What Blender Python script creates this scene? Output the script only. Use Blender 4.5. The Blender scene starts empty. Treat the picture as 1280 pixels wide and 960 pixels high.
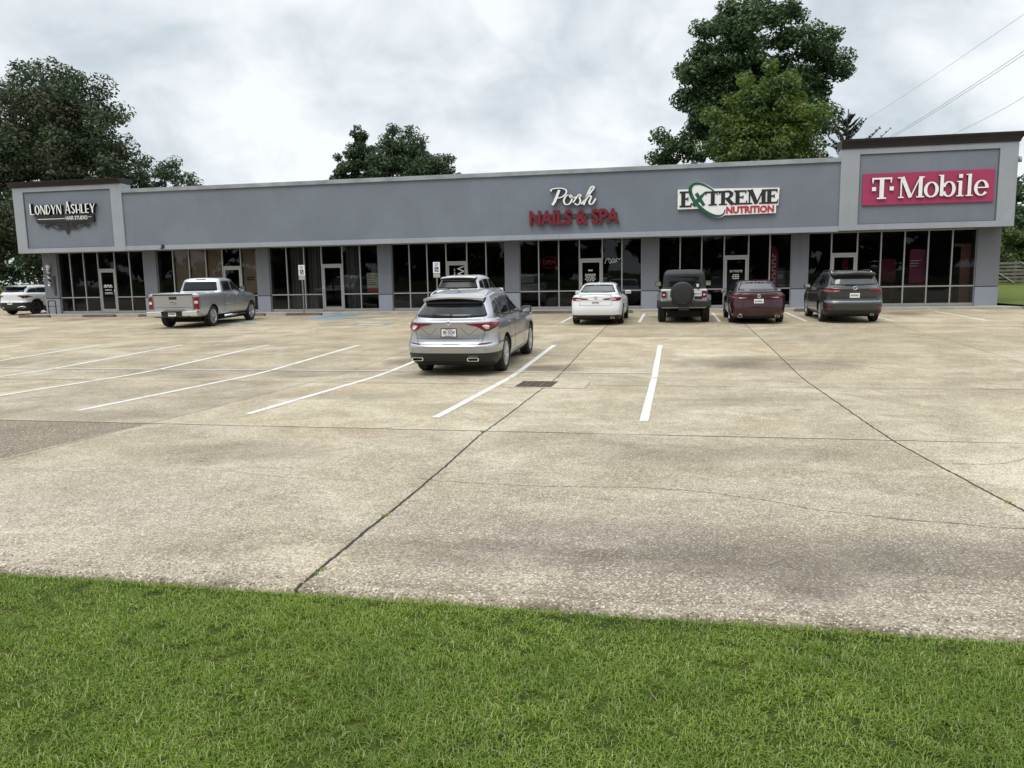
import bpy, bmesh, math, random
import numpy as np
from mathutils import Vector, Matrix
from mathutils.bvhtree import BVHTree

random.seed(7)
rng = np.random.default_rng(7)
rad = math.radians
S = bpy.context.scene
COL = S.collection

# ------------------------------------------------------------------ camera
YAW, PITCH, ROLL, EYE = .2028, .1387, -.0180, 1.68
cam_d = bpy.data.cameras.new('camera')
cam_d.sensor_width = 36.0
cam_d.lens = 985.34 / 1280 * 36
cam_d.clip_end = 3000
cam_d.clip_start = .05
cam = bpy.data.objects.new('camera', cam_d)
COL.objects.link(cam)
_f = Vector((-math.sin(YAW) * math.cos(PITCH), math.cos(YAW) * math.cos(PITCH), -math.sin(PITCH)))
_r = Vector((math.cos(YAW), math.sin(YAW), 0))
_u = _r.cross(_f)
_c, _s = math.cos(ROLL), math.sin(ROLL)
_r2 = _c * _r + _s * _u
_u2 = -_s * _r + _c * _u
cam.matrix_world = Matrix(((_r2.x, _u2.x, -_f.x, 0), (_r2.y, _u2.y, -_f.y, 0), (_r2.z, _u2.z, -_f.z, EYE), (0, 0, 0, 1)))
S.camera = cam

# ------------------------------------------------------------------ sky, sun, exposure
SUN_EL, SUN_ROT = rad(58), rad(205)          # high, behind the camera, behind cloud
W = bpy.data.worlds.new('World')
S.world = W
W.use_nodes = True


class NT:
    """small helper to write node trees"""
    def __init__(self, tree):
        self.t = tree
        self.n = tree.nodes
        self.n.clear()

    def node(self, typ, **kw):
        nd = self.n.new(typ)
        for k, v in kw.items():
            if k == 'ins':
                for kk, vv in v.items():
                    self.set(nd, kk, vv)
            else:
                setattr(nd, k, v)
        return nd

    def set(self, nd, key, val):
        sock = nd.inputs[key]
        if hasattr(val, 'node') or hasattr(val, 'is_output'):
            self.t.links.new(val, sock)
        else:
            if isinstance(val, (tuple, list)) and len(val) == 3 and sock.type == 'RGBA':
                val = (*val, 1)
            sock.default_value = val

    def math(self, op, a, b=0.0, c=0.0, clamp=False):
        nd = self.node('ShaderNodeMath', operation=op, use_clamp=clamp)
        self.set(nd, 0, a)
        self.set(nd, 1, b)
        if op in ('MULTIPLY_ADD', 'SMOOTH_MIN'):
            self.set(nd, 2, c)
        return nd.outputs[0]

    def mix(self, fac, a, b, blend='MIX'):
        nd = self.node('ShaderNodeMix', data_type='RGBA', blend_type=blend)
        self.set(nd, 0, fac)
        self.set(nd, 6, a)
        self.set(nd, 7, b)
        return nd.outputs[2]

    def noise(self, vec, scale, detail=3, rough=.55, dist=0.0):
        nd = self.node('ShaderNodeTexNoise')
        if vec is not None:
            self.set(nd, 'Vector', vec)
        self.set(nd, 'Scale', scale)
        self.set(nd, 'Detail', detail)
        self.set(nd, 'Roughness', rough)
        self.set(nd, 'Distortion', dist)
        return nd.outputs['Fac']

    def ramp(self, fac, stops):
        nd = self.node('ShaderNodeValToRGB')
        els = nd.color_ramp.elements
        while len(els) < len(stops):
            els.new(.5)
        for e, (p, c) in zip(els, stops):
            e.position = p
            e.color = (*c, 1) if len(c) == 3 else c
        self.set(nd, 'Fac', fac)
        return nd.outputs['Color']

    def sstep(self, v, lo, hi):
        nd = self.node('ShaderNodeMapRange', interpolation_type='SMOOTHSTEP')
        self.set(nd, 'Value', v)
        self.set(nd, 'From Min', lo)
        self.set(nd, 'From Max', hi)
        return nd.outputs[0]


def build_world():
    n = NT(W.node_tree)
    sky = n.node('ShaderNodeTexSky')
    sky.sky_type = 'NISHITA'
    sky.sun_disc = False
    sky.sun_elevation = SUN_EL
    sky.sun_rotation = SUN_ROT
    tc = n.node('ShaderNodeTexCoord')
    sp = n.node('ShaderNodeSeparateXYZ')
    n.set(sp, 0, tc.outputs['Generated'])
    zz = n.math('ADD', n.math('MAXIMUM', sp.outputs['Z'], 0.0), .62)
    cb = n.node('ShaderNodeCombineXYZ')
    n.set(cb, 0, n.math('DIVIDE', sp.outputs['X'], zz))
    n.set(cb, 1, n.math('DIVIDE', sp.outputs['Y'], zz))
    big = n.noise(cb.outputs[0], 3.0, 4, .5, .35)
    fine = n.noise(cb.outputs[0], 8.0, 6, .60, .5)
    m = n.math('ADD', n.math('MULTIPLY', big, .74), n.math('MULTIPLY', fine, .26))
    cloud = n.ramp(m, [(.35, (5.5, 6.25, 6.75)), (.43, (6.7, 7.4, 7.85)), (.50, (8.4, 8.9, 9.3)), (.58, (10.3, 10.6, 10.9))])
    # an overcast dome is brighter overhead than at the horizon
    up = n.math('MULTIPLY_ADD', n.sstep(sp.outputs['Z'], .34, .95), 1.6, 1.0)
    gain = n.node('ShaderNodeVectorMath', operation='SCALE')
    n.set(gain, 0, cloud)
    n.set(gain, 'Scale', up)
    col = n.mix(.90, sky.outputs[0], gain.outputs[0])
    bg = n.node('ShaderNodeBackground')
    n.set(bg, 'Color', col)
    n.set(bg, 'Strength', .1)
    out = n.node('ShaderNodeOutputWorld')
    n.set(out, 'Surface', bg.outputs[0])


build_world()
sun_d = bpy.data.lights.new('sun', 'SUN')
sun_d.energy = 1.5
sun_d.angle = rad(28)
sun_d.color = (1, .95, .87)
sun = bpy.data.objects.new('sun', sun_d)
COL.objects.link(sun)
# Nishita sun_rotation is clockwise from +Y seen from above
_sd = Vector((math.sin(SUN_ROT) * math.cos(SUN_EL), math.cos(SUN_ROT) * math.cos(SUN_EL), math.sin(SUN_EL)))
sun.rotation_euler = (-_sd).to_track_quat('-Z', 'Y').to_euler()
S.view_settings.view_transform = 'Standard'
S.view_settings.look = 'None'
S.view_settings.gamma = 1
S.view_settings.exposure = 0.0
S.view_settings.use_curve_mapping = False

# ------------------------------------------------------------------ materials
MATS = {}


def mat_simple(name, color, rough=.6, metal=0.0, coat=0.0, spec=.5, var=0.0, vscale=3.0, bump=0.0, emit=None, es=0.0):
    if name in MATS:
        return MATS[name]
    m = bpy.data.materials.new(name)
    m.use_nodes = True
    n = NT(m.node_tree)
    b = n.node('ShaderNodeBsdfPrincipled')
    c = color
    if var:
        tc = n.node('ShaderNodeTexCoord')
        f = n.noise(tc.outputs['Object'], vscale, 5, .6)
        lo = tuple(x * (1 - var) for x in color)
        hi = tuple(min(1, x * (1 + var)) for x in color)
        c = n.ramp(f, [(.3, lo), (.7, hi)])
        if bump:
            bm_ = n.node('ShaderNodeBump')
            n.set(bm_, 'Strength', bump)
            n.set(bm_, 'Distance', .01)
            n.set(bm_, 'Height', n.noise(tc.outputs['Object'], vscale * 12, 3))
            n.set(b, 'Normal', bm_.outputs[0])
    n.set(b, 'Base Color', c)
    n.set(b, 'Roughness', rough)
    n.set(b, 'Metallic', metal)
    n.set(b, 'Coat Weight', coat)
    n.set(b, 'Coat Roughness', .04)
    n.set(b, 'Specular IOR Level', spec)
    if emit:
        n.set(b, 'Emission Color', emit)
        n.set(b, 'Emission Strength', es)
    o = n.node('ShaderNodeOutputMaterial')
    n.set(o, 'Surface', b.outputs[0])
    MATS[name] = m
    return m


def mat_paint(name, color, metal=.6, rough=.35, dirt=(.30, .27, .22), dirt_amt=.25):
    """clear-coated car paint with a little road film on the lower body"""
    m = bpy.data.materials.new(name)
    m.use_nodes = True
    n = NT(m.node_tree)
    tc = n.node('ShaderNodeTexCoord')
    sp = n.node('ShaderNodeSeparateXYZ')
    n.set(sp, 0, tc.outputs['Object'])
    low = n.math('SUBTRACT', 1.0, n.sstep(sp.outputs['Z'], .25, .85))
    f = n.math('MULTIPLY', n.math('MULTIPLY', low, n.noise(tc.outputs['Object'], 4, 6, .7)), dirt_amt, clamp=True)
    b = n.node('ShaderNodeBsdfPrincipled')
    n.set(b, 'Base Color', n.mix(f, color, dirt))
    n.set(b, 'Metallic', metal)
    n.set(b, 'Roughness', rough)
    n.set(b, 'Coat Weight', .85)
    n.set(b, 'Coat Roughness', .06)
    o = n.node('ShaderNodeOutputMaterial')
    n.set(o, 'Surface', b.outputs[0])
    return m


def mat_glass_pane():
    m = bpy.data.materials.new('tinted_storefront_glass')
    m.use_nodes = True
    n = NT(m.node_tree)
    tr = n.node('ShaderNodeBsdfTransparent')
    n.set(tr, 'Color', (.62, .64, .63))
    gl = n.node('ShaderNodeBsdfGlossy')
    n.set(gl, 'Color', (.9, .95, 1))
    n.set(gl, 'Roughness', .015)
    fr = n.node('ShaderNodeFresnel')
    n.set(fr, 'IOR', 1.5)
    mx = n.node('ShaderNodeMixShader')
    n.set(mx, 0, n.math('MULTIPLY', fr.outputs[0], .78, clamp=True))
    n.set(mx, 1, tr.outputs[0])
    n.set(mx, 2, gl.outputs[0])
    o = n.node('ShaderNodeOutputMaterial')
    n.set(o, 'Surface', mx.outputs[0])
    return m


EDGE_Y = 3.68


def mat_concrete():
    m = bpy.data.materials.new('exposed_aggregate_concrete')
    m.use_nodes = True
    n = NT(m.node_tree)
    tc = n.node('ShaderNodeTexCoord')
    P = tc.outputs['Object']
    sp = n.node('ShaderNodeSeparateXYZ')
    n.set(sp, 0, P)
    X, Y = sp.outputs['X'], sp.outputs['Y']
    big = n.noise(P, .16, 5, .6, .3)
    mid = n.noise(P, .75, 6, .62, .4)
    str_map = n.node('ShaderNodeMapping')
    n.set(str_map, 'Vector', P)
    n.set(str_map, 'Scale', (.75, .85, 1))
    streak = n.noise(str_map.outputs[0], .9, 9, .74, .25)
    col = n.mix(n.sstep(mid, .32, .68), (.282, .236, .155), (.425, .370, .265))
    far = n.sstep(Y, 9.0, 26.0)
    col = n.mix(n.math('MULTIPLY', far, .75), col, n.mix(n.sstep(mid, .3, .7), (.258, .200, .116), (.385, .308, .192)))
    # greyer, weathered slabs close to the road
    near = n.math('SUBTRACT', 1.0, n.sstep(Y, 4.0, 8.0))
    col = n.mix(n.math('MULTIPLY', near, n.sstep(big, .35, .6)), col, (.352, .306, .246))
    # brown organic staining in broad patches
    col = n.mix(n.math('MULTIPLY', n.sstep(streak, .48, .64), .46), col, (.165, .127, .076))
    col = n.mix(n.math('MULTIPLY', n.sstep(n.noise(P, .42, 6, .66, .8), .50, .66), .46), col, (.54, .48, .37))
    col = n.mix(n.math('MULTIPLY', n.sstep(n.noise(P, .28, 3, .5), .56, .7), .35), col, (.34, .225, .110))
    mottle = n.math('ADD', n.math('MULTIPLY', n.noise(P, 9.0, 8, .82, .2), .62), n.math('MULTIPLY', n.noise(P, 32.0, 5, .75), .38))
    gmap = n.node('ShaderNodeMapRange')
    n.set(gmap, 'Value', mottle)
    n.set(gmap, 'From Min', .25)
    n.set(gmap, 'From Max', .75)
    n.set(gmap, 'To Min', .52)
    n.set(gmap, 'To Max', 1.46)
    sc0 = n.node('ShaderNodeVectorMath', operation='SCALE')
    n.set(sc0, 0, col)
    n.set(sc0, 'Scale', gmap.outputs[0])
    col = sc0.outputs[0]
    brown = n.math('MULTIPLY', n.math('SUBTRACT', 1.0, n.sstep(Y, 4.2, 6.2)), n.sstep(n.math('ADD', X, n.math('MULTIPLY', big, 2.0)), -2.2, .4))
    brown = n.math('MULTIPLY', brown, n.sstep(n.noise(P, 1.6, 8, .76, .2), .30, .58))
    col = n.mix(n.math('MULTIPLY', brown, .72), col, (.165, .132, .096))
    # slab to slab difference
    fx = n.math('FLOOR', n.math('DIVIDE', n.math('ADD', X, 2.23), 4.62))
    fy = n.math('FLOOR', n.math('DIVIDE', n.math('ADD', Y, .15), 4.68))
    cbx = n.node('ShaderNodeCombineXYZ')
    n.set(cbx, 0, fx)
    n.set(cbx, 1, fy)
    wn = n.node('ShaderNodeTexWhiteNoise', noise_dimensions='2D')
    n.set(wn, 'Vector', cbx.outputs[0])
    gain = n.math('MULTIPLY_ADD', wn.outputs['Value'], .26, .87)
    sc = n.node('ShaderNodeVectorMath', operation='SCALE')
    n.set(sc, 0, col)
    n.set(sc, 'Scale', gain)
    col = sc.outputs[0]
    # the dark asphalt-like slab at the left of the drive
    dk = n.math('MULTIPLY', n.math('LESS_THAN', X, -6.85), n.math('LESS_THAN', Y, 9.21))
    dk = n.math('MULTIPLY', dk, n.math('GREATER_THAN', Y, 5.0))
    col = n.mix(n.math('MULTIPLY', dk, .80), col, (.130, .102, .068))
    edge = n.math('MULTIPLY', n.math('SUBTRACT', 1.0, n.sstep(Y, EDGE_Y + .02, EDGE_Y + .34)), n.sstep(n.noise(P, 4.5, 6, .75), .40, .62))
    col = n.mix(n.math('MULTIPLY', edge, .75), col, (.105, .082, .052))
    lip = n.math('MULTIPLY', n.math('SUBTRACT', 1.0, n.sstep(Y, EDGE_Y + .10, EDGE_Y + .17)), n.sstep(n.noise(P, 2.0, 5, .7), .42, .55))
    col = n.mix(n.math('MULTIPLY', lip, .35), col, (.44, .385, .30))
    # aggregate stones
    vo = n.node('ShaderNodeTexVoronoi')
    n.set(vo, 'Vector', P)
    n.set(vo, 'Scale', 105.0)
    ag = n.node('ShaderNodeSeparateColor')
    n.set(ag, 0, vo.outputs['Color'])
    gr = n.math('MULTIPLY_ADD', ag.outputs[0], .78, .61)
    sc2 = n.node('ShaderNodeVectorMath', operation='SCALE')
    n.set(sc2, 0, col)
    n.set(sc2, 'Scale', gr)
    col = sc2.outputs[0]
    col = n.mix(n.math('MULTIPLY', n.math('GREATER_THAN', ag.outputs[1], .90), .75), col, (.62, .57, .50))
    col = n.mix(n.math('MULTIPLY', n.math('LESS_THAN', ag.outputs[1], .08), .55), col, (.07, .055, .04))
    # wet or oily spots: beside the drain and where cars stand
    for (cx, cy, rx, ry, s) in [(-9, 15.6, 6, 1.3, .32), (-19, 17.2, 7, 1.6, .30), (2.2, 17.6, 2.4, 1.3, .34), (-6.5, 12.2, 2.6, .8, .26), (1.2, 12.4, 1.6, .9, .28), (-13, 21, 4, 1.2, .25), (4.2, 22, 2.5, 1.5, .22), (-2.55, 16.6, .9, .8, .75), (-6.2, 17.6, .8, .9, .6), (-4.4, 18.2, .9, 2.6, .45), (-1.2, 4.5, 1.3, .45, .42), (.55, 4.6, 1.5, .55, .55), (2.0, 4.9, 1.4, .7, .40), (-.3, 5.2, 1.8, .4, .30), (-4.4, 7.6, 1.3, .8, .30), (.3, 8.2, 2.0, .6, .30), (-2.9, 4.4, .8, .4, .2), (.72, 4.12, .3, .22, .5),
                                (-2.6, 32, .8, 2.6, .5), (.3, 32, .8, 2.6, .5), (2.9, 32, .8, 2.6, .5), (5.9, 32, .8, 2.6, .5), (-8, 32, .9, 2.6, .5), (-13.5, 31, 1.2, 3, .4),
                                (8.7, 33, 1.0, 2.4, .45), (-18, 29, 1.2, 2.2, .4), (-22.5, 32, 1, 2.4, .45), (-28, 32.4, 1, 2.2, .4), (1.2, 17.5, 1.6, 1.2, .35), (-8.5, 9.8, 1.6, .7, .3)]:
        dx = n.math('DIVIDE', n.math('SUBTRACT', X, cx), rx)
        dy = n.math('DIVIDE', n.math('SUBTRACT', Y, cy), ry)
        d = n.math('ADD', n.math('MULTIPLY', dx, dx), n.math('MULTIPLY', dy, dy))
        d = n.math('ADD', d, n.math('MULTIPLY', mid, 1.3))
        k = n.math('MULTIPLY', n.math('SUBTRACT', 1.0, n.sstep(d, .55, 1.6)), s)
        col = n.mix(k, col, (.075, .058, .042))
    # expansion joints, slightly wandering, earth filled
    wob = n.math('MULTIPLY', n.math('SUBTRACT', n.noise(P, 3.0, 6, .75), .5), .05)
    jfade = n.sstep(n.noise(P, 1.1, 2), .28, .46)
    bend = n.node('ShaderNodeMapRange')
    n.set(bend, 'Value', Y)
    n.set(bend, 'From Min', 3.6)
    n.set(bend, 'From Max', 9.0)
    n.set(bend, 'To Min', -.27)
    n.set(bend, 'To Max', 0.0)
    Xb = n.math('ADD', X, bend.outputs[0])

    def line(coord, centre, hw, strength):
        d = n.math('ABSOLUTE', n.math('SUBTRACT', n.math('ADD', coord, wob), centre))
        return n.math('MULTIPLY', n.math('SUBTRACT', 1.0, n.sstep(d, hw * .55, hw * 1.25)), strength)

    lines = []
    for k in range(-8, 9):
        lines.append(line(Xb, -2.23 + 4.62 * k, .0125, .97 if k in (0, 1) else .6))
    for yy, st, hw in [(9.18, .97, .020), (14.05, .85, .022), (18.7, .6, .024), (23.4, .6, .03), (28.1, .6, .035), (32.6, .6, .04)]:
        lines.append(n.math('MULTIPLY', line(Y, yy, hw, st), n.math('MULTIPLY_ADD', jfade, .55, .45)))
    # wandering cracks
    def crack(xs, ys, x0, x1, hw, st):
        cr = n.node('ShaderNodeFloatCurve')
        pts = cr.mapping.curves[0].points
        lo, hi = min(ys) - .5, max(ys) + .5
        fr = [((x - x0) / (x1 - x0), (y - lo) / (hi - lo)) for x, y in zip(xs, ys)]
        while len(pts) < len(fr):
            pts.new(.5, .5)
        for p_, q_ in zip(pts, fr):
            p_.location = q_
        cr.mapping.update()
        n.set(cr, 'Value', n.math('DIVIDE', n.math('SUBTRACT', X, x0), x1 - x0))
        yc = n.math('MULTIPLY_ADD', cr.outputs[0], hi - lo, lo)
        wig = n.math('MULTIPLY', n.math('SUBTRACT', n.noise(P, 3.5, 6, .75), .5), .22)
        d = n.math('ABSOLUTE', n.math('SUBTRACT', n.math('ADD', Y, wig), yc))
        k = n.math('MULTIPLY', n.math('SUBTRACT', 1.0, n.sstep(d, hw * .5, hw * 1.3)), st)
        return n.math('MULTIPLY', k, n.math('MULTIPLY', n.math('GREATER_THAN', X, x0), n.math('LESS_THAN', X, x1)))
    lines.append(crack([-2.2, -1.3, 0, .6, 1.16, 2.4, 4.2], [6.55, 6.45, 6.5, 6.3, 5.95, 5.65, 5.4], -2.2, 4.2, .013, .62))
    lines.append(crack([2.5, 3.2, 4.1, 5.3, 7.0], [18.2, 17.6, 16.8, 13.6, 13.0], 2.5, 7.0, .03, .5))
    lines.append(crack([2.6, 3.0, 3.6, 4.6], [7.95, 8.0, 8.5, 8.7], 2.6, 4.6, .012, .55))
    lines.append(crack([-6.8, -5.6, -4.4, -3.2, -2.2], [6.5, 6.35, 6.6, 6.4, 6.55], -6.8, -2.2, .009, .35))
    lines.append(crack([-30, -24, -19, -12, -7], [24.5, 24.2, 24.6, 23.9, 24.3], -30, -7, .03, .3))
    tot = lines[0]
    for l in lines[1:]:
        tot = n.math('MAXIMUM', tot, l)
    # dirt halo along the joints
    col = n.mix(tot, col, (.016, .013, .009))
    b = n.node('ShaderNodeBsdfPrincipled')
    n.set(b, 'Base Color', col)
    n.set(b, 'Roughness', .82)
    n.set(b, 'Specular IOR Level', .35)
    bp = n.node('ShaderNodeBump')
    n.set(bp, 'Strength', .55)
    n.set(bp, 'Distance', .008)
    h = n.math('ADD', n.math('MULTIPLY', ag.outputs[0], .5), n.math('MULTIPLY', tot, -3.0))
    n.set(bp, 'Height', h)
    n.set(b, 'Normal', bp.outputs[0])
    o = n.node('ShaderNodeOutputMaterial')
    n.set(o, 'Surface', b.outputs[0])
    return m


def mat_worn_paint(name, color, under, wear=.45, edge=.12):
    m = bpy.data.materials.new(name)
    m.use_nodes = True
    n = NT(m.node_tree)
    tc = n.node('ShaderNodeTexCoord')
    P = tc.outputs['Object']
    f = n.math('ADD', n.math('MULTIPLY', n.noise(P, 2.4, 5, .7), .6), n.math('MULTIPLY', n.noise(P, 38, 3, .6), .4))
    k = n.sstep(f, wear - edge, wear + edge)
    c2 = n.mix(n.noise(P, 9, 5), tuple(c * .86 for c in color), color)
    b = n.node('ShaderNodeBsdfPrincipled')
    n.set(b, 'Base Color', n.mix(k, under, c2))
    n.set(b, 'Roughness', .75)
    o = n.node('ShaderNodeOutputMaterial')
    n.set(o, 'Surface', b.outputs[0])
    return m


def mat_stucco(name, color, var=.07, streak=.16):
    m = bpy.data.materials.new(name)
    m.use_nodes = True
    n = NT(m.node_tree)
    tc = n.node('ShaderNodeTexCoord')
    P = tc.outputs['Object']
    mp = n.node('ShaderNodeMapping')
    n.set(mp, 'Vector', P)
    n.set(mp, 'Scale', (2.2, 2.2, .14))
    st = n.noise(mp.outputs[0], 1.4, 7, .68)
    pl = n.noise(P, .45, 6, .62, .3)
    c = n.mix(n.sstep(pl, .3, .7), tuple(x * (1 - var) for x in color), tuple(x * (1 + var) for x in color))
    c = n.mix(n.math('MULTIPLY', n.sstep(st, .5, .72), streak), c, tuple(x * .45 for x in color))
    c = n.mix(n.math('MULTIPLY', n.sstep(n.noise(P, 1.3, 5, .6), .56, .75), streak * .9), c, tuple(min(1, x * 1.5) for x in color))
    b = n.node('ShaderNodeBsdfPrincipled')
    n.set(b, 'Base Color', c)
    n.set(b, 'Roughness', .85)
    bp = n.node('ShaderNodeBump')
    n.set(bp, 'Strength', .25)
    n.set(bp, 'Distance', .004)
    n.set(bp, 'Height', n.noise(P, 60, 3))
    n.set(b, 'Normal', bp.outputs[0])
    o = n.node('ShaderNodeOutputMaterial')
    n.set(o, 'Surface', b.outputs[0])
    return m


def mat_leaf(name, c1, c2, trans=.35, patch=None, pscale=.5):
    m = bpy.data.materials.new(name)
    m.use_nodes = True
    n = NT(m.node_tree)
    g = n.node('ShaderNodeNewGeometry')
    c = n.mix(g.outputs['Random Per Island'], c1, c2)
    if patch:
        tc = n.node('ShaderNodeTexCoord')
        c = n.mix(n.sstep(n.noise(tc.outputs['Object'], pscale, 4, .6), .42, .68), c, patch)
    d = n.node('ShaderNodeBsdfDiffuse')
    n.set(d, 'Color', c)
    t = n.node('ShaderNodeBsdfTranslucent')
    n.set(t, 'Color', c)
    mx = n.node('ShaderNodeMixShader')
    n.set(mx, 0, trans)
    n.set(mx, 1, d.outputs[0])
    n.set(mx, 2, t.outputs[0])
    gl = n.node('ShaderNodeBsdfGlossy')
    n.set(gl, 'Color', (.8, .85, .9))
    n.set(gl, 'Roughness', .45)
    m2 = n.node('ShaderNodeMixShader')
    n.set(m2, 0, .035)
    n.set(m2, 1, mx.outputs[0])
    n.set(m2, 2, gl.outputs[0])
    o = n.node('ShaderNodeOutputMaterial')
    n.set(o, 'Surface', m2.outputs[0])
    return m


def mat_turf(name, c1, c2, c3):
    m = bpy.data.materials.new(name)
    m.use_nodes = True
    n = NT(m.node_tree)
    tc = n.node('ShaderNodeTexCoord')
    P = tc.outputs['Object']
    c = n.mix(n.sstep(n.noise(P, .9, 5), .35, .65), c1, c2)
    c = n.mix(n.math('MULTIPLY', n.sstep(n.noise(P, 22, 5, .7), .4, .7), .7), c, c3)
    b = n.node('ShaderNodeBsdfPrincipled')
    n.set(b, 'Base Color', c)
    n.set(b, 'Roughness', .9)
    n.set(b, 'Specular IOR Level', .1)
    bp = n.node('ShaderNodeBump')
    n.set(bp, 'Strength', .8)
    n.set(bp, 'Distance', .05)
    n.set(bp, 'Height', n.noise(P, 14, 4, .7))
    n.set(b, 'Normal', bp.outputs[0])
    o = n.node('ShaderNodeOutputMaterial')
    n.set(o, 'Surface', b.outputs[0])
    return m


GLASS = mat_glass_pane()
CONC = mat_concrete()
ST_BLUE = mat_stucco('slate_blue_stucco', (.165, .186, .218), .08, .08)
ST_LIGHT = mat_stucco('pale_grey_stucco', (.300, .315, .345), .06, .18)
ST_PIER = mat_stucco('pier_grey_stucco', (.155, .165, .185), .06, .15)
ST_BASE = mat_stucco('pier_base_stucco', (.250, .265, .305), .06, .15)
COPING = mat_simple('coping_metal', (.27, .285, .30), .6, .0, var=.25, vscale=1.4)
CAP = mat_simple('dark_brown_cornice', (.013, .010, .012), .6, var=.2, vscale=2)
ALU = mat_simple('anodised_aluminium', (.36, .36, .35), .42, .55, var=.06, vscale=4)
SIDEW = mat_simple('sidewalk_concrete', (.34, .31, .27), .85, var=.22, vscale=1.6, bump=.3)
KERB = mat_simple('kerb_concrete', (.27, .235, .19), .88, var=.3, vscale=1.2, bump=.4)
STOPM = mat_simple('wheel_stop_concrete', (.095, .078, .062), .9, var=.35, vscale=2.5, bump=.4)  # base colour darkened to carry the shadow on the stops
JOINT = mat_simple('dark_joint', (.02, .022, .03), .8)
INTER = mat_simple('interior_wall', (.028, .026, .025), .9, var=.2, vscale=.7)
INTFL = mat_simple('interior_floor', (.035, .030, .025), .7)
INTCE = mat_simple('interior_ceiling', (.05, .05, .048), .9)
ROOFM = mat_simple('roof_membrane', (.42, .42, .41), .8, var=.15)
BLACK = mat_simple('black_plastic', (.012, .012, .013), .45)
SATIN = mat_simple('satin_black', (.018, .018, .020), .32)
RUBBER = mat_simple('tyre_rubber', (.016, .015, .014), .85, var=.3, vscale=8)
CARGLASS = mat_simple('car_privacy_glass', (.010, .012, .014), .05, 0, .0, .42)
CLEARG = mat_simple('car_tinted_glass', (.020, .024, .027), .05, 0, .15, .6)
ALLOY = mat_simple('alloy_wheel', (.58, .58, .59), .28, .9)
DALLOY = mat_simple('dark_alloy_wheel', (.05, .05, .055), .35, .7)
CHROME = mat_simple('chrome', (.75, .76, .78), .10, 1.0)
REDL = mat_simple('taillight_red', (.15, .004, .008), .15, 0, .2, .4)
DREDL = mat_simple('taillight_dark_red', (.10, .004, .008), .15, 0, .25, .4)
CLEARL = mat_simple('lamp_clear', (.62, .55, .52), .12, 0, .8)
PLATE = mat_simple('plate_white', (.72, .72, .70), .45)
PLATED = mat_simple('plate_character', (.05, .06, .12), .5)
UNDER = mat_simple('underbody', (.008, .008, .008), .9)
WHITE = mat_simple('sign_white', (.80, .80, .78), .45, var=.04)
WHITED = mat_simple('vinyl_white', (.62, .62, .60), .6)
DARKRET = mat_simple('letter_return_black', (.012, .012, .014), .5)
REDS = mat_simple('channel_letter_red', (.150, .006, .016), .4, var=.15, vscale=5)
REDD = mat_simple('channel_letter_red_side', (.06, .008, .012), .5)
MAG = mat_simple('magenta_panel', (.35, .030, .100), .45, var=.03)
GREENS = mat_simple('sign_green', (.010, .085, .040), .4)
GALV = mat_simple('galvanised_post', (.20, .21, .20), .5, .5, var=.2)
BLUEP = mat_simple('accessible_blue', (.02, .09, .32), .5)
BARK = mat_simple('bark', (.060, .048, .038), .95, var=.35, vscale=3, bump=.6)
WOODF = mat_simple('weathered_fence_wood', (.150, .138, .115), .9, var=.3, vscale=2.5)
WOODP = mat_simple('pale_fence_pole', (.42, .39, .33), .9, var=.2, vscale=2.5)
CABLE = mat_simple('cable', (.05, .05, .055), .7)


# ------------------------------------------------------------------ mesh helpers
def link(o, parent=None):
    COL.objects.link(o)
    if parent is not None:
        o.parent = parent
    return o


def tag(o, label=None, cat=None, group=None, kind=None):
    for k, v in (('label', label), ('category', cat), ('group', group), ('kind', kind)):
        if v:
            o[k] = v
    return o


def thing(name, label, cat, loc=(0, 0, 0), rz=0, group=None):
    o = bpy.data.objects.new(name, None)
    o.empty_display_size = .2
    o.location = loc
    o.rotation_euler = (0, 0, rz)
    COL.objects.link(o)
    return tag(o, label, cat, group)


def mesh_obj(name, verts, faces, mats, parent=None, midx=None, smooth=False):
    me = bpy.data.meshes.new(name)
    me.from_pydata([tuple(v) for v in verts], [], faces)
    for m in (mats if isinstance(mats, (list, tuple)) else [mats]):
        me.materials.append(m)
    if midx is not None:
        me.polygons.foreach_set('material_index', midx)
    if smooth:
        me.polygons.foreach_set('use_smooth', [True] * len(me.polygons))
    me.update()
    o = bpy.data.objects.new(name, me)
    return link(o, parent)


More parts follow.
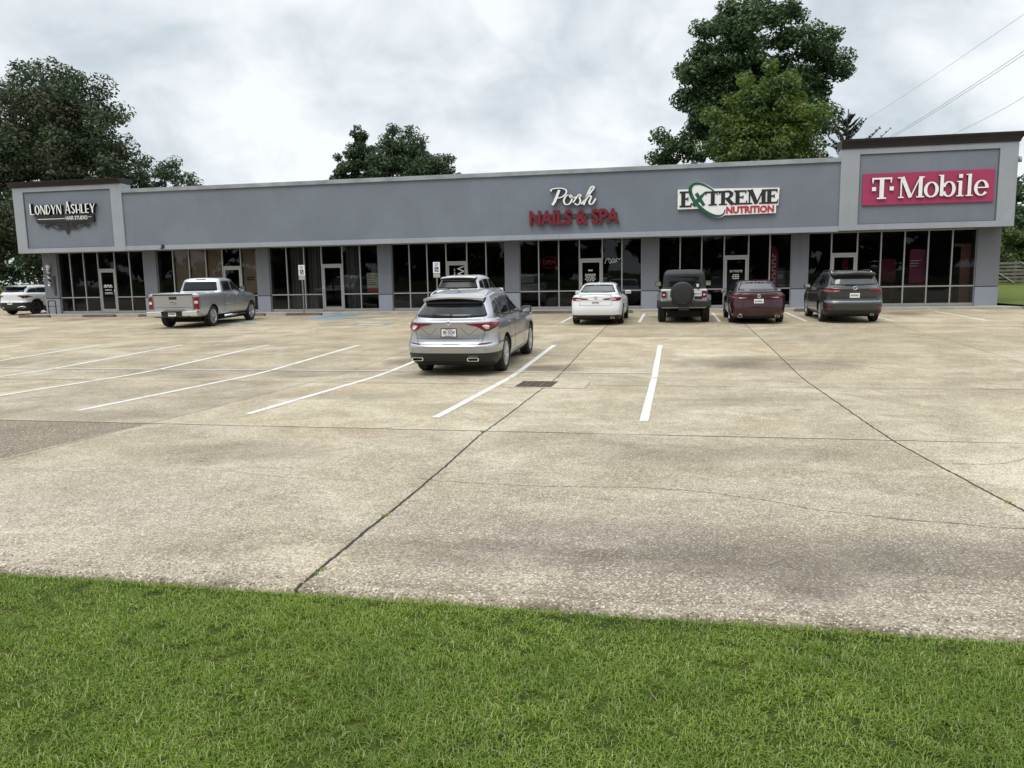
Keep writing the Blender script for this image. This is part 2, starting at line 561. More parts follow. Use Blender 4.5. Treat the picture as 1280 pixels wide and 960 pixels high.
class MB:
    """collects boxes, bars, tubes, lathes and ribbons, then links them as one mesh"""
    def __init__(self):
        self.v, self.f, self.m = [], [], []
        self.sm = []

    def add(self, vs, fs, mi=0, smooth=False):
        b = len(self.v)
        self.v += [tuple(v) for v in vs]
        self.f += [tuple(b + i for i in f) for f in fs]
        self.m += [mi] * len(fs)
        self.sm += [smooth] * len(fs)
        return self

    def box(self, x0, x1, y0, y1, z0, z1, mi=0, bev=0.0):
        if bev <= 0:
            vs = [(x, y, z) for z in (z0, z1) for y in (y0, y1) for x in (x0, x1)]
            return self.add(vs, [(0, 2, 3, 1), (4, 5, 7, 6), (0, 1, 5, 4), (2, 6, 7, 3), (0, 4, 6, 2), (1, 3, 7, 5)], mi)
        bm = bmesh.new()
        bmesh.ops.create_cube(bm, size=1)
        for v in bm.verts:
            v.co = Vector(((x0 + x1) / 2 + v.co.x * (x1 - x0), (y0 + y1) / 2 + v.co.y * (y1 - y0), (z0 + z1) / 2 + v.co.z * (z1 - z0)))
        bmesh.ops.bevel(bm, geom=bm.edges[:], offset=bev, segments=2, affect='EDGES', profile=.6)
        return self.bm(bm, mi)

    def bm(self, bm, mi=0, smooth=False):
        bm.verts.index_update()
        self.add([v.co[:] for v in bm.verts], [[v.index for v in f.verts] for f in bm.faces], mi, smooth)
        bm.free()
        return self

    def bar(self, a, b, w, h=None, mi=0):
        """square bar from a to b"""
        a, b = Vector(a), Vector(b)
        h = w if h is None else h
        d = (b - a).normalized()
        up = Vector((0, 0, 1)) if abs(d.z) < .95 else Vector((0, 1, 0))
        s = d.cross(up).normalized() * w / 2
        t = s.cross(d).normalized() * h / 2
        vs = [a - s - t, a + s - t, a + s + t, a - s + t, b - s - t, b + s - t, b + s + t, b - s + t]
        return self.add(vs, [(3, 2, 1, 0), (4, 5, 6, 7), (0, 1, 5, 4), (1, 2, 6, 5), (2, 3, 7, 6), (3, 0, 4, 7)], mi)

    def tube(self, pts, rads, seg=8, mi=0, cap=True):
        pts = [Vector(p) for p in pts]
        if not isinstance(rads, (list, tuple)):
            rads = [rads] * len(pts)
        rings = []
        prev = None
        for i, p in enumerate(pts):
            d = (pts[min(i + 1, len(pts) - 1)] - pts[max(i - 1, 0)]).normalized()
            if prev is None:
                s = d.cross(Vector((0, 0, 1)) if abs(d.z) < .9 else Vector((1, 0, 0))).normalized()
            else:
                s = (prev - d * prev.dot(d)).normalized()
            prev = s
            t = d.cross(s)
            rings.append([p + (s * math.cos(k * 2 * math.pi / seg) + t * math.sin(k * 2 * math.pi / seg)) * rads[i] for k in range(seg)])
        vs = [v for r in rings for v in r]
        fs = []
        for i in range(len(pts) - 1):
            for k in range(seg):
                k2 = (k + 1) % seg
                fs.append((i * seg + k, i * seg + k2, (i + 1) * seg + k2, (i + 1) * seg + k))
        if cap:
            fs.append(tuple(reversed(range(seg))))
            fs.append(tuple((len(pts) - 1) * seg + k for k in range(seg)))
        return self.add(vs, fs, mi, True)

    def lathe(self, prof, seg=24, axis='Z', org=(0, 0, 0), mi=0, closed=False):
        """prof: list of (r, h)"""
        vs, fs = [], []
        n = len(prof)
        for k in range(seg):
            a = 2 * math.pi * k / seg
            for r, h in prof:
                c, s = r * math.cos(a), r * math.sin(a)
                v = {'Z': (c, s, h), 'X': (h, c, s), 'Y': (c, h, s)}[axis]
                vs.append((v[0] + org[0], v[1] + org[1], v[2] + org[2]))
        for k in range(seg):
            k2 = (k + 1) % seg
            for i in range(n - 1 + (1 if closed else 0)):
                i2 = (i + 1) % n
                fs.append((k * n + i, k2 * n + i, k2 * n + i2, k * n + i2))
        return self.add(vs, fs, mi, True)

    def prism(self, poly, y0, y1, mi=0, mi_side=None):
        """polygon in x,z extruded from y0 (front, towards -Y) to y1"""
        n = len(poly)
        area = sum(poly[i][0] * poly[(i + 1) % n][1] - poly[(i + 1) % n][0] * poly[i][1] for i in range(n))
        if area < 0:
            poly = poly[::-1]
        vs = [(x, y0, z) for x, z in poly] + [(x, y1, z) for x, z in poly]
        self.add(vs, [tuple(range(n)), tuple(reversed(range(n, 2 * n)))], mi)
        b = len(self.v) - 2 * n
        ms = mi if mi_side is None else mi_side
        for i in range(n):
            j = (i + 1) % n
            self.f.append((b + i, b + n + i, b + n + j, b + j))
            self.m.append(ms)
            self.sm.append(False)
        return self

    def ribbon(self, pts, w, y0, y1, mi=0, mi_side=None, closed=False):
        """stroke with its own width at every point, in x,z, extruded y0..y1"""
        n = len(pts)
        if not isinstance(w, (list, tuple)):
            w = [w] * n
        L, R = [], []
        for i in range(n):
            if closed:
                a, b = pts[(i - 1) % n], pts[(i + 1) % n]
            else:
                a, b = pts[max(i - 1, 0)], pts[min(i + 1, n - 1)]
            dx, dz = b[0] - a[0], b[1] - a[1]
            l = math.hypot(dx, dz) or 1e-9
            nx, nz = -dz / l * w[i] / 2, dx / l * w[i] / 2
            L.append((pts[i][0] + nx, pts[i][1] + nz))
            R.append((pts[i][0] - nx, pts[i][1] - nz))
        ms = mi if mi_side is None else mi_side
        vs = [(x, y0, z) for x, z in L] + [(x, y0, z) for x, z in R] + [(x, y1, z) for x, z in L] + [(x, y1, z) for x, z in R]
        fs, fi = [], []
        for i in range(n if closed else n - 1):
            j = (i + 1) % n
            fs += [(i, n + i, n + j, j), (i, j, 2 * n + j, 2 * n + i), (n + i, 3 * n + i, 3 * n + j, n + j)]
            fi += [mi, ms, ms]
        if not closed:
            fs += [(0, 2 * n, 3 * n, n), (n - 1, 2 * n - 1, 4 * n - 1, 3 * n - 1)]
            fi += [ms, ms]
        b = len(self.v)
        self.v += vs
        self.f += [tuple(b + i for i in f) for f in fs]
        self.m += fi
        self.sm += [False] * len(fs)
        return self

    def build(self, name, mats, parent=None):
        o = mesh_obj(name, self.v, self.f, mats, parent, self.m)
        o.data.polygons.foreach_set('use_smooth', self.sm)
        return o


def cr(pts, sub=6, closed=False):
    """Catmull-Rom through 2-D or wider tuples"""
    n = len(pts)
    out = []
    rngi = range(n if closed else n - 1)
    for i in rngi:
        if closed:
            p = [pts[(i + k) % n] for k in (-1, 0, 1, 2)]
        else:
            p = [pts[max(i - 1, 0)], pts[i], pts[i + 1], pts[min(i + 2, n - 1)]]
        for s in range(sub):
            t = s / sub
            out.append(tuple(.5 * (2 * b + (c - a) * t + (2 * a - 5 * b + 4 * c - d) * t * t + (3 * b - a - 3 * c + d) * t ** 3) for a, b, c, d in zip(*p)))
    if not closed:
        out.append(tuple(pts[-1]))
    return out


def text_mesh(name, txt, size, mat, parent, loc, rot=(math.pi / 2, 0, 0), ext=.004, offset=0.0, xscale=1.0, mat_side=None, align='CENTER', shear=0.0, width=None):
    cu = bpy.data.curves.new(name, 'FONT')
    cu.body = txt
    cu.size = size
    cu.extrude = ext
    cu.offset = offset
    cu.shear = shear
    cu.align_x = align
    cu.align_y = 'CENTER'
    cu.resolution_u = 3
    tmp = bpy.data.objects.new('tmp_text', cu)
    COL.objects.link(tmp)
    dg = bpy.context.evaluated_depsgraph_get()
    me = bpy.data.meshes.new_from_object(tmp.evaluated_get(dg))
    bpy.data.objects.remove(tmp)
    bpy.data.curves.remove(cu)
    me.name = name
    me.materials.clear()
    me.materials.append(mat)
    if mat_side:
        me.materials.append(mat_side)
        for p in me.polygons:
            if p.normal.z < .5:
                p.material_index = 1
    xs = [v.co.x for v in me.vertices]
    if width and xs:
        xscale = width / (max(xs) - min(xs))
    me.transform(Matrix.Diagonal((xscale, 1, 1, 1)))
    o = bpy.data.objects.new(name, me)
    o.location = loc
    o.rotation_euler = rot
    return link(o, parent)


KY = np.array([-60, 0, 4, 6.5, 10, 15.5, 20, 27, 33, 36, 400.])
KZ = np.array([.15, .12, .02, -.12, -.24, -.36, -.26, -.15, -.10, -.10, -.10])


def gz_raw(y):
    return np.interp(y, KY, KZ)


def gz(y):
    ys = np.linspace(-.9, .9, 13)
    w = np.hanning(15)[1:-1]
    return float((gz_raw(y + ys) * w).sum() / w.sum())


# ------------------------------------------------------------------ ground


def sheet(name, xs, ys, zf, mat, kind='structure', skirt=None):
    vs = [(x, y, zf(x, y)) for y in ys for x in xs]
    nx = len(xs)
    fs = [(j * nx + i, j * nx + i + 1, (j + 1) * nx + i + 1, (j + 1) * nx + i) for j in range(len(ys) - 1) for i in range(nx - 1)]
    o = mesh_obj(name, vs, fs, mat, None, None, True)
    return tag(o, kind=kind)


turf = mat_turf('turf_soil', (.040, .058, .010), (.055, .075, .012), (.022, .024, .008))
lawn_m = mat_turf('mown_lawn', (.100, .128, .028), (.125, .155, .034), (.072, .098, .022))


def ground_z(x, y):
    if y < EDGE_Y:
        return gz(y) - .012
    if y < 60:
        return gz(y) - .22
    return -.32


gx = [-900, -300, -120, -60, -30, -15, -8, -4, 0, 4, 8, 15, 30, 60, 120, 300, 900]
gy = [-900, -300, -120, -60, -30, -10, -5, 0, 1, 2, 2.5, 3, 3.4, EDGE_Y - .01, EDGE_Y + .01] + [4, 6, 8, 10, 13, 16, 20, 25, 30, 36, 45, 60, 90, 150, 300, 900, 2000]
sheet('ground', gx, gy, ground_z, turf)

# parking lot slab: a rolled lip at the verge, gentle fall to the drain
lx = list(np.linspace(-75, 60, 28))
ly = [EDGE_Y + .03, EDGE_Y + .10, EDGE_Y + .22, EDGE_Y + .5] + list(np.arange(4.6, 37.7, .55))


def lot_z(x, y):
    z = gz(y)
    if y < EDGE_Y + .06:
        z += .0
    elif y < EDGE_Y + .15:
        z += .012
    return z


vs = [(x, y, lot_z(x, y)) for y in ly for x in lx]
nx = len(lx)
fs = [(j * nx + i, j * nx + i + 1, (j + 1) * nx + i + 1, (j + 1) * nx + i) for j in range(len(ly) - 1) for i in range(nx - 1)]
b0 = len(vs)
vs += [(x, EDGE_Y + .015, gz(EDGE_Y) - .14) for x in lx]
fs += [(b0 + i, b0 + i + 1, i + 1, i) for i in range(nx - 1)]
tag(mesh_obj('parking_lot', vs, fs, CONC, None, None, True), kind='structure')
# the lot goes on past the left end of the building
sheet('parking_lot_side', list(np.linspace(-75, -33.16, 6)), [37.6, 44, 52], lambda x, y: -.104 if y > 37.7 else -.1035, CONC)

D, F0 = 36.87, 35.87
WL, WR = -33.15, 13.40

# pavement under the canopy with its kerb
mb = MB()
mb.box(-33.6, 13.9, 35.62, D + .02, -.3, -.005, 0, .012)
tag(mb.build('sidewalk', [SIDEW]), kind='structure')
mb = MB()
pts = [(13.92, 35.70), (14.4, 35.66), (16, 35.2), (19, 34.2), (24, 33.3), (60, 33.0)]
for (xa, ya), (xb, yb) in zip(pts, pts[1:]):
    mb.bar((xa, ya, -.08), (xb, yb, -.08), .16, .18)
tag(mb.build('lawn_kerb', [KERB]), kind='structure')


def lawn_z(x, y):
    t = min(max((y - 34) / 18, 0), 1.4)
    return .012 + .50 * t


def lawn_edge(x):
    return float(np.interp(x, [p[0] for p in pts], [p[1] for p in pts])) + .05


xs_l = [13.45, 14, 15, 17, 20, 25, 35, 60, 120]
vs, fs = [], []
rows = [0, .5, 2, 5, 10, 16, 22, 40, 100]
for r in rows:
    for x in xs_l:
        y = (lawn_edge(x) + r) if x > 13.9 else max(D + .1, lawn_edge(14) + r)
        vs.append((x, y, lawn_z(x, y)))
k = len(xs_l)
fs = [(j * k + i, j * k + i + 1, (j + 1) * k + i + 1, (j + 1) * k + i) for j in range(len(rows) - 1) for i in range(k - 1)]
tag(mesh_obj('lawn', vs, fs, lawn_m, None, None, True), kind='structure')

# painted stripes
STRIPE = mat_worn_paint('white_road_paint', (.66, .65, .61), (.36, .31, .23), .42, .09)
STRIPE_OLD = mat_worn_paint('faded_road_paint', (.58, .56, .50), (.30, .25, .18), .41, .12)
BLUE_OLD = mat_worn_paint('faded_blue_paint', (.105, .225, .330), (.26, .24, .21), .42, .2)


def stripe(x0, y0, x1, y1, w, mat, lift=.005, name='parking_stripe'):
    n = max(2, int(math.hypot(x1 - x0, y1 - y0) / .5))
    d = Vector((x1 - x0, y1 - y0)).normalized()
    p = Vector((-d.y, d.x)) * w / 2
    vs, fs = [], []
    for i in range(n + 1):
        t = i / n
        x, y = x0 + (x1 - x0) * t, y0 + (y1 - y0) * t
        j1, j2 = random.uniform(-.004, .004), random.uniform(-.004, .004)
        vs += [(x - p.x * (1 + j1 * 10), y - p.y, 0), (x + p.x * (1 + j2 * 10), y + p.y, 0)]
    # drape on the lot grid (linear between its rows)
    vs = [(x, y, float(np.interp(y, ly, [lot_z(0, q) for q in ly])) + lift) for x, y, _ in vs]
    fs = [(2 * i, 2 * i + 1, 2 * i + 3, 2 * i + 2) for i in range(n)]
    return tag(mesh_obj(name, vs, fs, mat), kind='structure')


for k in range(8):
    x = -.36 - 2.80 * k
    stripe(x, 10.15, x + .03, 21.0, .115, STRIPE)
stripe(-30, 16.0, -.36, 15.95, .085, STRIPE_OLD, .009, 'stall_centre_stripe')
for k, x in enumerate([-26.6, -23.7, -20.8, -6.9, -4.05, -1.2, 1.62, 4.53, 7.32, 10.2]):
    stripe(x, 28.9, x, 34.3, .11, STRIPE if k > 2 else STRIPE_OLD)
stripe(-31, 24.9, -14, 24.9, .10, STRIPE_OLD, .009, 'row_stripe')
stripe(9, 28.5, 18, 28.8, .08, STRIPE_OLD, .009, 'row_stripe')
stripe(9, 26.4, 19, 26.5, .08, STRIPE_OLD, .009, 'row_stripe')
# accessible bays: boxes of blue with white borders between the two stalls
stripe(-15.1, 31.6, -15.1, 35.4, 1.5, BLUE_OLD, .005, 'accessible_aisle_paint')
stripe(-12.1, 28.6, -10.5, 28.6, .75, BLUE_OLD, .006, 'accessible_symbol_paint')
stripe(-18.2, 29.3, -16.7, 29.3, .75, BLUE_OLD, .006, 'accessible_symbol_paint')
stripe(-17.95, 28.9, -16.95, 28.9, .3, STRIPE_OLD, .011, 'accessible_symbol_paint')
stripe(-11.8, 28.4, -10.8, 28.4, .3, STRIPE_OLD, .011, 'accessible_symbol_paint')
for x0, x1 in [(-13.9, -12.7), (-16.2, -15.9), (-9.9, -9.6), (-19.1, -19.1)]:
    stripe(x0, 28.6, x1 if x0 > -13.9 else -12.9, 34.6, .11, STRIPE_OLD, .010)

# ------------------------------------------------------------------ the strip mall
BLDG = thing('strip_mall', 'long single storey grey stucco row of shops with dark glass fronts', 'shop building', (0, 0, 0))


def part(name, mb, mats, parent=BLDG):
    return mb.build(name, mats if isinstance(mats, list) else [mats], parent)


BAYS = [
    ([-32.28, -31.55, -30.72, -29.85, -28.85, -27.97, -27.09], 3),
    ([-26.34, -25.41, -24.49, -23.53, -22.59, -21.57, -20.67], 4),
    ([-19.97, -19.05, -18.10, -17.16, -16.06, -15.14, -14.18], 3),
    ([-13.48, -12.59, -11.69, -10.73, -9.70, -8.76, -7.83], 3),
    ([-7.13, -6.22, -5.27, -4.30, -3.24, -2.34, -1.44], 3),
    ([-.68, .28, 1.23, 2.21, 3.26, 4.17, 5.08], 3),
    ([5.78, 6.74, 7.80, 8.76, 9.70, 10.64, 11.58, 12.51], 1),
]
ZS = 3.24     # soffit
# piers
ends = [(WL, BAYS[0][0][0])] + [(BAYS[i][0][-1], BAYS[i + 1][0][0]) for i in range(6)] + [(BAYS[6][0][-1], WR)]
for x0, x1 in ends:
    mb = MB()
    mb.box(x0, x1, D, D + .45, .82, ZS + .3, 0)
    mb.box(x0 + .003, x1 - .003, D + .03, D + .44, .785, .82, 2)
    mb.box(x0 - .0, x1 + .0, D - .02, D + .45, -.03, .785, 1)
    part('pier', mb, [ST_PIER, ST_BASE, JOINT])
# side and rear walls, roof, interior
DEPTH = 16
mb = MB()
mb.box(WL, WL + .3, D + .45, D + DEPTH, -.1, 5.6)
mb.box(WR - .3, WR, D + .45, D + DEPTH, -.1, 5.6)
mb.box(WL + .3, WR - .3, D + DEPTH - .3, D + DEPTH, -.1, 5.6)
part('wall', mb, ST_PIER)
mb = MB()
mb.box(WL + .3, WR - .3, F0 + .62, D + DEPTH - .3, 5.2, 5.35)
part('roof', mb, ROOFM)
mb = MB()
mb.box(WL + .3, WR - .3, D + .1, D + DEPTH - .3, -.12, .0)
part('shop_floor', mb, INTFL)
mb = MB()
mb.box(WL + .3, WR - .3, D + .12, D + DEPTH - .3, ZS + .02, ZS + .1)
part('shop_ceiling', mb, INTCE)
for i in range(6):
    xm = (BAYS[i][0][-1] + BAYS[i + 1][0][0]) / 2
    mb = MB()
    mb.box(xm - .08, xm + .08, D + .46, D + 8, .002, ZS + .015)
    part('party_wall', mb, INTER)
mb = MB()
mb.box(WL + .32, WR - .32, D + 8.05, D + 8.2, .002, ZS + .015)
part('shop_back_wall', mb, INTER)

# canopy soffit and header above the glass
mb = MB()
mb.box(WL + .02, WR - .02, F0 + .35, D + .1, ZS, ZS + .12)
part('soffit', mb, ST_PIER)

# ---- fascia
TL0, TL1 = -33.62, -27.25      # left raised end
TR0, TR1 = 6.79, 13.46         # right raised end


def fascia_box(x0, x1, z0, z1, y0, y1, mat, name, bev=.012):
    mb = MB()
    mb.box(x0, x1, y0, y1, z0, z1, 0, bev)
    return part(name, mb, mat)


# main run: recessed blue field, pale lower band, pale coping
fascia_box(TL1, TR0, 3.42, 6.06, F0 + .05, F0 + .35, ST_BLUE, 'fascia_panel', 0)
fascia_box(TL1, TR0, 3.20, 3.42, F0, F0 + .38, ST_LIGHT, 'fascia_band')
fascia_box(TL1, TR0, 6.06, 6.25, F0 - .03, F0 + .5, COPING, 'parapet_coping')
mb = MB()
mb.box(TL1, TR0, F0 + .5, F0 + .6, 5.0, 6.2)
part('parapet', mb, ST_BLUE)
for (x0, x1, xi0, xi1, zb, zt, cap0, cap1, capx1) in [(TL0, TL1, -33.02, -27.88, 3.20, 6.53, 6.53, 6.80, -27.0), (TR0, TR1, 7.52, 12.79, 3.24, 6.56, 6.56, 6.93, 13.55)]:
    zi0, zi1 = zb + .23, zt - .23
    fascia_box(xi0, xi1, zi0, zi1, F0 + .045, F0 + .35, ST_BLUE, 'fascia_panel', 0)
    mb = MB()
    mb.box(x0, xi0, F0 - .02, F0 + .4, zb, zt)
    mb.box(xi1, x1, F0 - .02, F0 + .4, zb, zt)
    mb.box(xi0, xi1, F0 - .02, F0 + .4, zb, zi0)
    mb.box(xi0, xi1, F0 - .02, F0 + .4, zi1, zt)
    part('fascia_frame', mb, ST_LIGHT)
    # dark trim line just inside the frame
    mb = MB()
    t = .03
    mb.box(xi0, xi0 + t, F0 + .01, F0 + .045, zi0, zi1)
    mb.box(xi1 - t, xi1, F0 + .01, F0 + .045, zi0, zi1)
    mb.box(xi0 + t, xi1 - t, F0 + .01, F0 + .045, zi0, zi0 + t)
    mb.box(xi0 + t, xi1 - t, F0 + .01, F0 + .045, zi1 - t, zi1)
    part('fascia_trim', mb, mat_simple('trim_grey', (.10, .115, .135), .8))
    # return walls of the raised end
    mb = MB()
    mb.box(x0 + .01, x0 + .3, F0 + .4, F0 + .75, 3.3, zt - .01)
    mb.box(x1 - .3, x1 - .01, F0 + .4, F0 + .75, 3.3, zt - .01)
    mb.box(x0 + .3, x1 - .3, F0 + .45, F0 + .75, 5.36, zt - .01)
    part('fascia_return', mb, ST_LIGHT)
    # flared cornice
    mb = MB()
    prof = [(0, .0), (.05, .0), (.05, .06), (.12, .13), (.22, .19), (.22, 1.0)]
    H = cap1 - cap0
    zz = [cap0, cap0, cap0 + .2 * H, cap0 + .55 * H, cap0 + .8 * H, cap1]
    xL, xR, yF, yB = x0, x1, F0 - .02, F0 + .75
    off = [0, .04, .05, .12, .20, .22]
    rings = []
    kL, kR = (1, .12) if x0 < 0 else (.12, 1)
    for o_, z_ in zip(off, zz):
        rings.append([(xL - o_ * kL, yF - o_, z_), (xR + o_ * kR, yF - o_, z_), (xR + o_ * kR, yB + o_, z_), (xL - o_ * kL, yB + o_, z_)])
    vs = [v for r in rings for v in r]
    fs = []
    for i in range(len(rings) - 1):
        for k in range(4):
            k2 = (k + 1) % 4
            fs.append((i * 4 + k, i * 4 + k2, (i + 1) * 4 + k2, (i + 1) * 4 + k))
    fs.append(tuple(range(len(vs) - 4, len(vs))))
    fs.append((3, 2, 1, 0))
    mb.add(vs, fs, 0)
    part('cornice', mb, CAP)

# ---- glazing
ZSILL, ZRAIL, ZDOOR = .06, .84, 2.24
FR = .055


def window(x0, x1, last=False, rail=True, first=False):
    mb = MB()
    y0, y1 = D + .10, D + .20
    xl, xr = x0 + FR / 2, x1 - FR / 2
    mb.box(x0 - FR / 2, x0 + FR / 2, y0, y1, .0, ZS + .02)
    if last:
        mb.box(x1 - FR / 2, x1 + FR / 2, y0, y1, .0, ZS + .02)
    mb.box(xl, xr, y0 + .003, y1, .0, ZSILL + .06)
    mb.box(xl, xr, y0 + .003, y1, ZS - .05, ZS + .019)
    if rail:
        mb.box(xl, xr, y0 + .003, y1, ZRAIL - FR / 2, ZRAIL + FR / 2)
    w = part('window', mb, ALU)
    for z0, z1 in ([(ZSILL + .06, ZRAIL - FR / 2), (ZRAIL + FR / 2, ZS - .05)] if rail else [(ZSILL + .06, ZS - .05)]):
        p = MB()
        a, b = random.uniform(-.006, .006), random.uniform(-.006, .006)
        p.add([(xl, D + .15 + a, z0), (xr, D + .15 - a, z0), (xr, D + .15 + b, z1), (xl, D + .15 + a + b, z1)], [(0, 1, 2, 3)])
        p.build('pane', [GLASS], w)
    return w


def door(x0, x1, hinge_left=True):
    y0, y1 = D + .09, D + .20
    mb = MB()
    xl, xr = x0 + FR / 2, x1 - FR / 2
    mb.box(x0 - FR / 2, x0 + FR / 2, y0, y1, .0, ZS + .02)
    mb.box(xl, xr, y0 + .003, y1, ZDOOR, ZDOOR + .09)
    mb.box(xl, xr, y0 + .003, y1, ZS - .05, ZS + .019)
    tr = part('transom_window', mb, ALU)
    p = MB()
    p.add([(xl, D + .15, ZDOOR + .09), (xr, D + .152, ZDOOR + .09), (xr, D + .148, ZS - .05), (xl, D + .15, ZS - .05)], [(0, 1, 2, 3)])
    p.build('pane', [GLASS], tr)
    mb = MB()
    a, b = xl + .006, xr - .006
    mb.box(a, a + .095, y0 + .012, y1 - .01, .015, ZDOOR - .006)
    mb.box(b - .095, b, y0 + .012, y1 - .01, .015, ZDOOR - .006)
    mb.box(a + .095, b - .095, y0 + .015, y1 - .01, .015, .22)
    mb.box(a + .095, b - .095, y0 + .015, y1 - .01, ZDOOR - .10, ZDOOR - .006)
    d = part('door', mb, ALU)
    p = MB()
    p.add([(a + .095, D + .15, .22), (b - .095, D + .15, .22), (b - .095, D + .15, ZDOOR - .10), (a + .095, D + .15, ZDOOR - .10)], [(0, 1, 2, 3)])
    p.build('pane', [GLASS], d)
    h = MB()
    hx = (b - .05) if hinge_left else (a + .05)
    h.tube([(hx, y0 + .01, .92), (hx, y0 - .055, .92), (hx, y0 - .055, 1.22), (hx, y0 + .01, 1.22)], .012)
    h.build('handle', [CHROME], d)
    return d


DOORS = []
for bi, (xs, di) in enumerate(BAYS):
    n = len(xs) - 1
    for i in range(n):
        if i == di:
            DOORS.append(door(xs[i], xs[i + 1], hinge_left=bi not in (2, 4)))
        else:
            window(xs[i], xs[i + 1], last=(i == n - 1))

# small things built into the front: lettering on the glass doors
def vinyl(door_obj, rows, cx, y=D + .128):
    mb = MB()
    for z, w, h, gaps in rows:
        x = cx - w / 2
        seg = w / (gaps or 1)
        for k in range(gaps or 1):
            l = seg * random.uniform(.62, .9)
            mb.box(x, x + l, y, y + .004, z - h / 2, z + h / 2)
            x += seg
    return mb.build('lettering', [WHITED], door_obj)


vinyl(DOORS[0], [(1.46, .50, .07, 3), (1.38, .56, .05, 2), (1.22, .42, .045, 4), (1.08, .48, .03, 5), (1.02, .48, .03, 4)], -29.35)
vinyl(DOORS[4], [(1.78, .22, .07, 2), (1.60, .50, .035, 5), (1.53, .52, .035, 6), (1.46, .44, .035, 4), (1.38, .52, .04, 5), (1.30, .38, .035, 3)], -3.78)
text_mesh('lettering', 'EXTREME', .15, WHITED, DOORS[5], (2.74, D + .13, 1.62), width=.55)
vinyl(DOORS[5], [(1.46, .28, .04, 3), (1.38, .34, .04, 3), (1.30, .28, .035, 3)], 2.74)
text_mesh('lettering', 'W', .50, WHITED, DOORS[3], (-10.05, D + .13, 1.85), rot=(math.pi / 2, rad(90), 0))
mb = MB()
for z, w in [(1.95, .05), (1.88, .05), (1.78, .06), (1.7, .05)]:
    mb.box(-10.36, -10.36 + w, D + .128, D + .132, z - .02, z + .02)
mb.build('lettering', [WHITED], DOORS[3])
mb = MB()
for z, w in [(1.22, .34), (1.16, .38), (1.02, .2)]:
    mb.box(-22.2, -22.2 + w, D + .128, D + .132, z - .02, z + .02)
mb.build('lettering', [WHITED], DOORS[1])
# ------------------------------------------------------------------ things in the shop windows
TAN = mat_simple('brown_paper', (.36, .265, .205), .9, var=.10, vscale=1.2)
CURT = mat_simple('grey_curtain', (.20, .195, .185), .95, var=.12)
xs = BAYS[1][0]
for i, lab in ((1, 'tan window covering left of the others in the papered shop front'), (2, 'tan window covering in the middle of the three behind the pickup'), (3, 'tan window covering beside the door behind the pickup cab'), (5, 'tan window covering right of the door with a small notice on it')):
    mb = MB()
    mb.box(xs[i] + .04, xs[i + 1] - .04, D + .24, D + .25, .95 if i == 5 else .12, ZS - .06)
    o = mb.build('window_covering', [TAN])
    tag(o, lab, 'window covering', 'tan coverings in the papered shop front')
mb = MB()
for k in range(2):
    mb.box(-21.35, -20.95, D + .228, D + .236, 1.60 + k * .10, 1.66 + k * .10)
tag(mb.build('notice', [mat_simple('notice_dark', (.12, .06, .05), .8)]), 'small dark printed notice on the tan window covering', 'notice')
# curtains
xs = BAYS[2][0]
for i, lab in ((1, 'grey pleated curtain behind the disabled parking sign'), (2, 'grey pleated curtain left of the shop door'), (4, 'grey pleated curtain right of the shop door')):
    n = 60
    vs = []
    for k in range(n + 1):
        t = k / n
        x = xs[i] + .06 + (xs[i + 1] - xs[i] - .12) * t
        y = D + .42 + .07 * math.sin(t * 2 * math.pi * 5) * (1 + .4 * math.sin(t * 11))
        vs += [(x, y, .15), (x, y + .02, ZS - .08)]
    o = mesh_obj('curtain', vs, [(2 * k, 2 * k + 2, 2 * k + 3, 2 * k + 1) for k in range(n)], CURT, None, None, True)
    tag(o, lab, 'curtain', 'curtains in the window')
# posters
mb = MB()
mb.box(-14.85, -14.24, D + .21, D + .218, .92, 1.86, 0)
mb.box(-14.85, -14.24, D + .206, D + .209, .92, 1.12, 1)
for k in range(5):
    mb.box(-14.78, -14.35 - .04 * (k % 2), D + .205, D + .208, 1.70 - k * .11, 1.73 - k * .11, 2)
tag(mb.build('poster', [mat_simple('poster_cream', (.50, .47, .38), .8), mat_simple('poster_red', (.40, .06, .05), .8), mat_simple('poster_ink', (.12, .12, .10), .8)]),
    'cream and red poster in the lower corner of the curtained window', 'poster')
magd = mat_simple('poster_magenta', (.20, .012, .09), .6)
magr = mat_simple('magenta_wall', (.14, .006, .028), .7)
mb = MB()
mb.box(9.98, 10.62, D + .3, D + .32, .98, 2.42, 0)
mb.box(10.66, 10.72, D + .3, D + .32, 1.0, 2.42, 0)
for k in range(3):
    mb.box(9.86 + .14, 10.42 - .06 * k, D + .294, D + .298, 1.92 - k * .11, 1.95 - k * .11, 1)
tag(mb.build('poster', [magd, WHITED]), 'magenta poster with white lines hung inside the corner shop window', 'poster')
for x0, x1, z0, z1, lab in [(8.9, 9.6, 1.05, 2.05, 'dark magenta display board behind the grey suv in the corner shop'), (7.35, 7.62, .9, 2.1, 'narrow magenta banner seen through the corner shop door')]:
    mb = MB()
    mb.box(x0, x1, D + .9, D + .95, z0, z1, 0, .01)
    mb.box(x0 + .1, x0 + .16, D + .95, D + 1.0, .0, z0 + .1, 1)
    mb.box(x1 - .16, x1 - .1, D + .95, D + 1.0, .0, z0 + .1, 1)
    tag(mb.build('display_board', [magr, BLACK]), lab, 'display board')
mb = MB()
mb.box(12.05, 12.45, D + .5, D + .58, .01, 2.5, 0, .01)
mb.box(11.7, 12.45, D + .46, D + .5, 2.5, 2.62, 0)
tag(mb.build('leaning_board', [mat_simple('panel_rose', (.20, .085, .075), .8, var=.1)]), 'brownish red upright panel at the end of the corner shop window', 'board')
